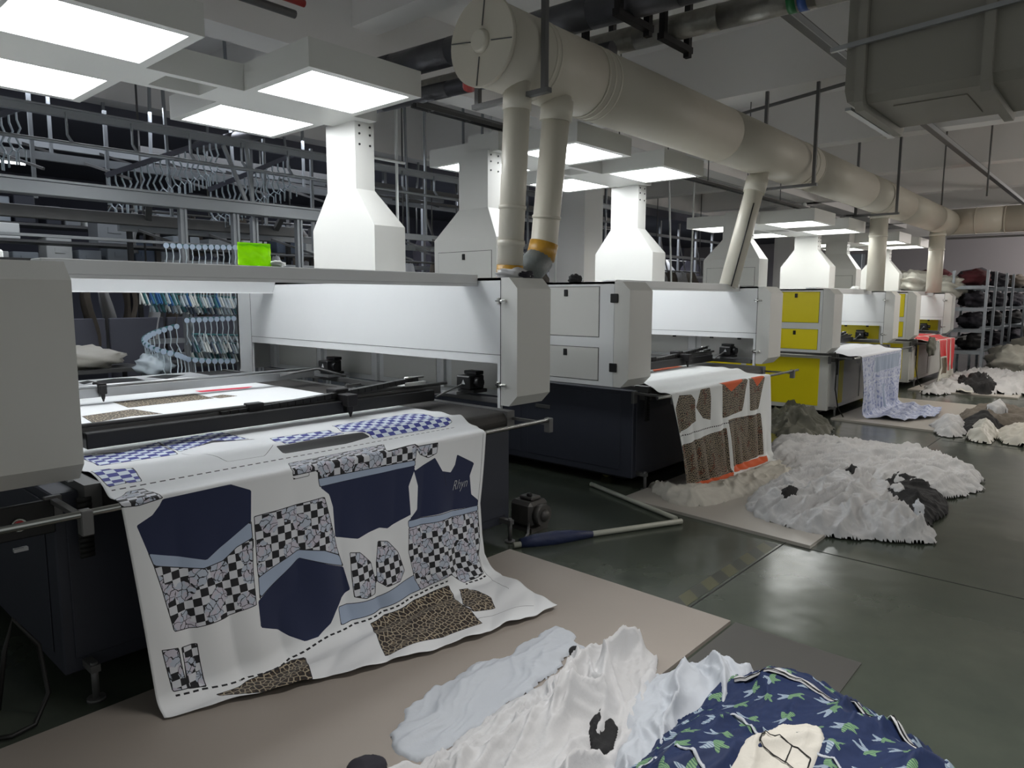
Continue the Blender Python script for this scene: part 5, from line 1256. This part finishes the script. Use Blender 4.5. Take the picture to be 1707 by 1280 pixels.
for i in range(4): MB().box(2.4+i*.66, 3.02+i*.66, 9.03, 9.07, .25, 1.35, .01).build('panel', 'deck', t)
MB().box(2.4, 5.05, 9.0, 9.1, .15, .24).build('bottom_rail', 'bracket', t)
# more rails and struts of the overhead system
for i, (x0, x1, y, z, lb) in enumerate(((1.0, 7.0, 8.7, 3.05, 'thin overhead rail between the upper and lower conveyor rails'), (1.5, 9.0, 9.7, 3.35, 'thin overhead rail far behind the hanger fans'), (3.0, 10.0, 8.4, 2.35, 'grey rail below the frame beam right of the posts'), (5.2, 12.0, 7.8, 2.45, 'grey conveyor beam between the white column and the second machine column'))):
    t = thing('overhead_rail', lb, 'rail', ((x0+x1)/2, y, z)); MB().box(x0, x1, y-.03, y+.03, z-.04, z+.04).build('rail', 'aluwhite', t)
    for k in range(6):
        x = x0+(x1-x0)*(k+.5)/6; MB().obox((x, y, z), (x+.05*(k % 3-1), y, 4.74 if y < 9.5 else 3.95), .03, .03, (1, 0, 0)).build('drop_strut', 'aluwhite', t)
    for k in range(int((x1-x0)/.8)):
        x = x0+.2+k*.8; MB().obox((x, y-.02, z-.02), (x+.25, y-.6, z-.22), .025, .025).build('side_arm', 'rod', t)

for k, (x0, x1, y, z0) in enumerate(((7.0, 14.0, 9.9, 2.1), (13.5, 22.0, 10.2, 2.2))):
    t = thing('overhead_rail', ['pale double rail deep behind the second machine columns', 'pale double rail deep behind the yellow machines'][k], 'rail', ((x0+x1)/2, y, z0))
    for dz in (0, .55, 1.1): MB().box(x0, x1, y-.03, y+.03, z0+dz, z0+dz+.07).build('rail', 'aluwhite', t)
    for i in range(9):
        x = x0+(x1-x0)*i/8; MB().box(x-.03, x+.03, y+.03, y+.09, 0, 3.75).build('post', 'aluwhite', t)
        MB().obox((x, y+.06, z0+1.1), (x+.5, y+.06, z0+.1), .03, .03).build('brace', 'rod', t)
for i in range(34):
    x = 6.8+i*.42; o = garment(x, 10.9+.3*math.sin(i*1.9), 2.75-.5*(i % 2), .7, .7, cl_mats[(i*7) % len(cl_mats)], 200+i)
    cn = {'whitecloth': 'white', 'whitecloth2': 'cool white', 'darkcloth': 'charcoal', 'browncloth': 'brown grey', 'bluecloth': 'navy', 'creamcloth': 'cream', 'blackcloth': 'black'}[cl_mats[(i*7) % len(cl_mats)]]
    tag(o, cn+' garment hanging deepest behind the double rails', 'garment', 'garments deepest in the hall')
simple('garment_rail', [(6.6, 11.2, 2.78), (21.4, 11.2, 2.78)], .02, 'rod', 'high rail of the garments deepest in the hall', 'rail', 8)
simple('garment_rail', [(6.6, 10.8, 2.28), (21.4, 10.8, 2.28)], .02, 'rod', 'low rail of the garments deepest in the hall', 'rail', 8)
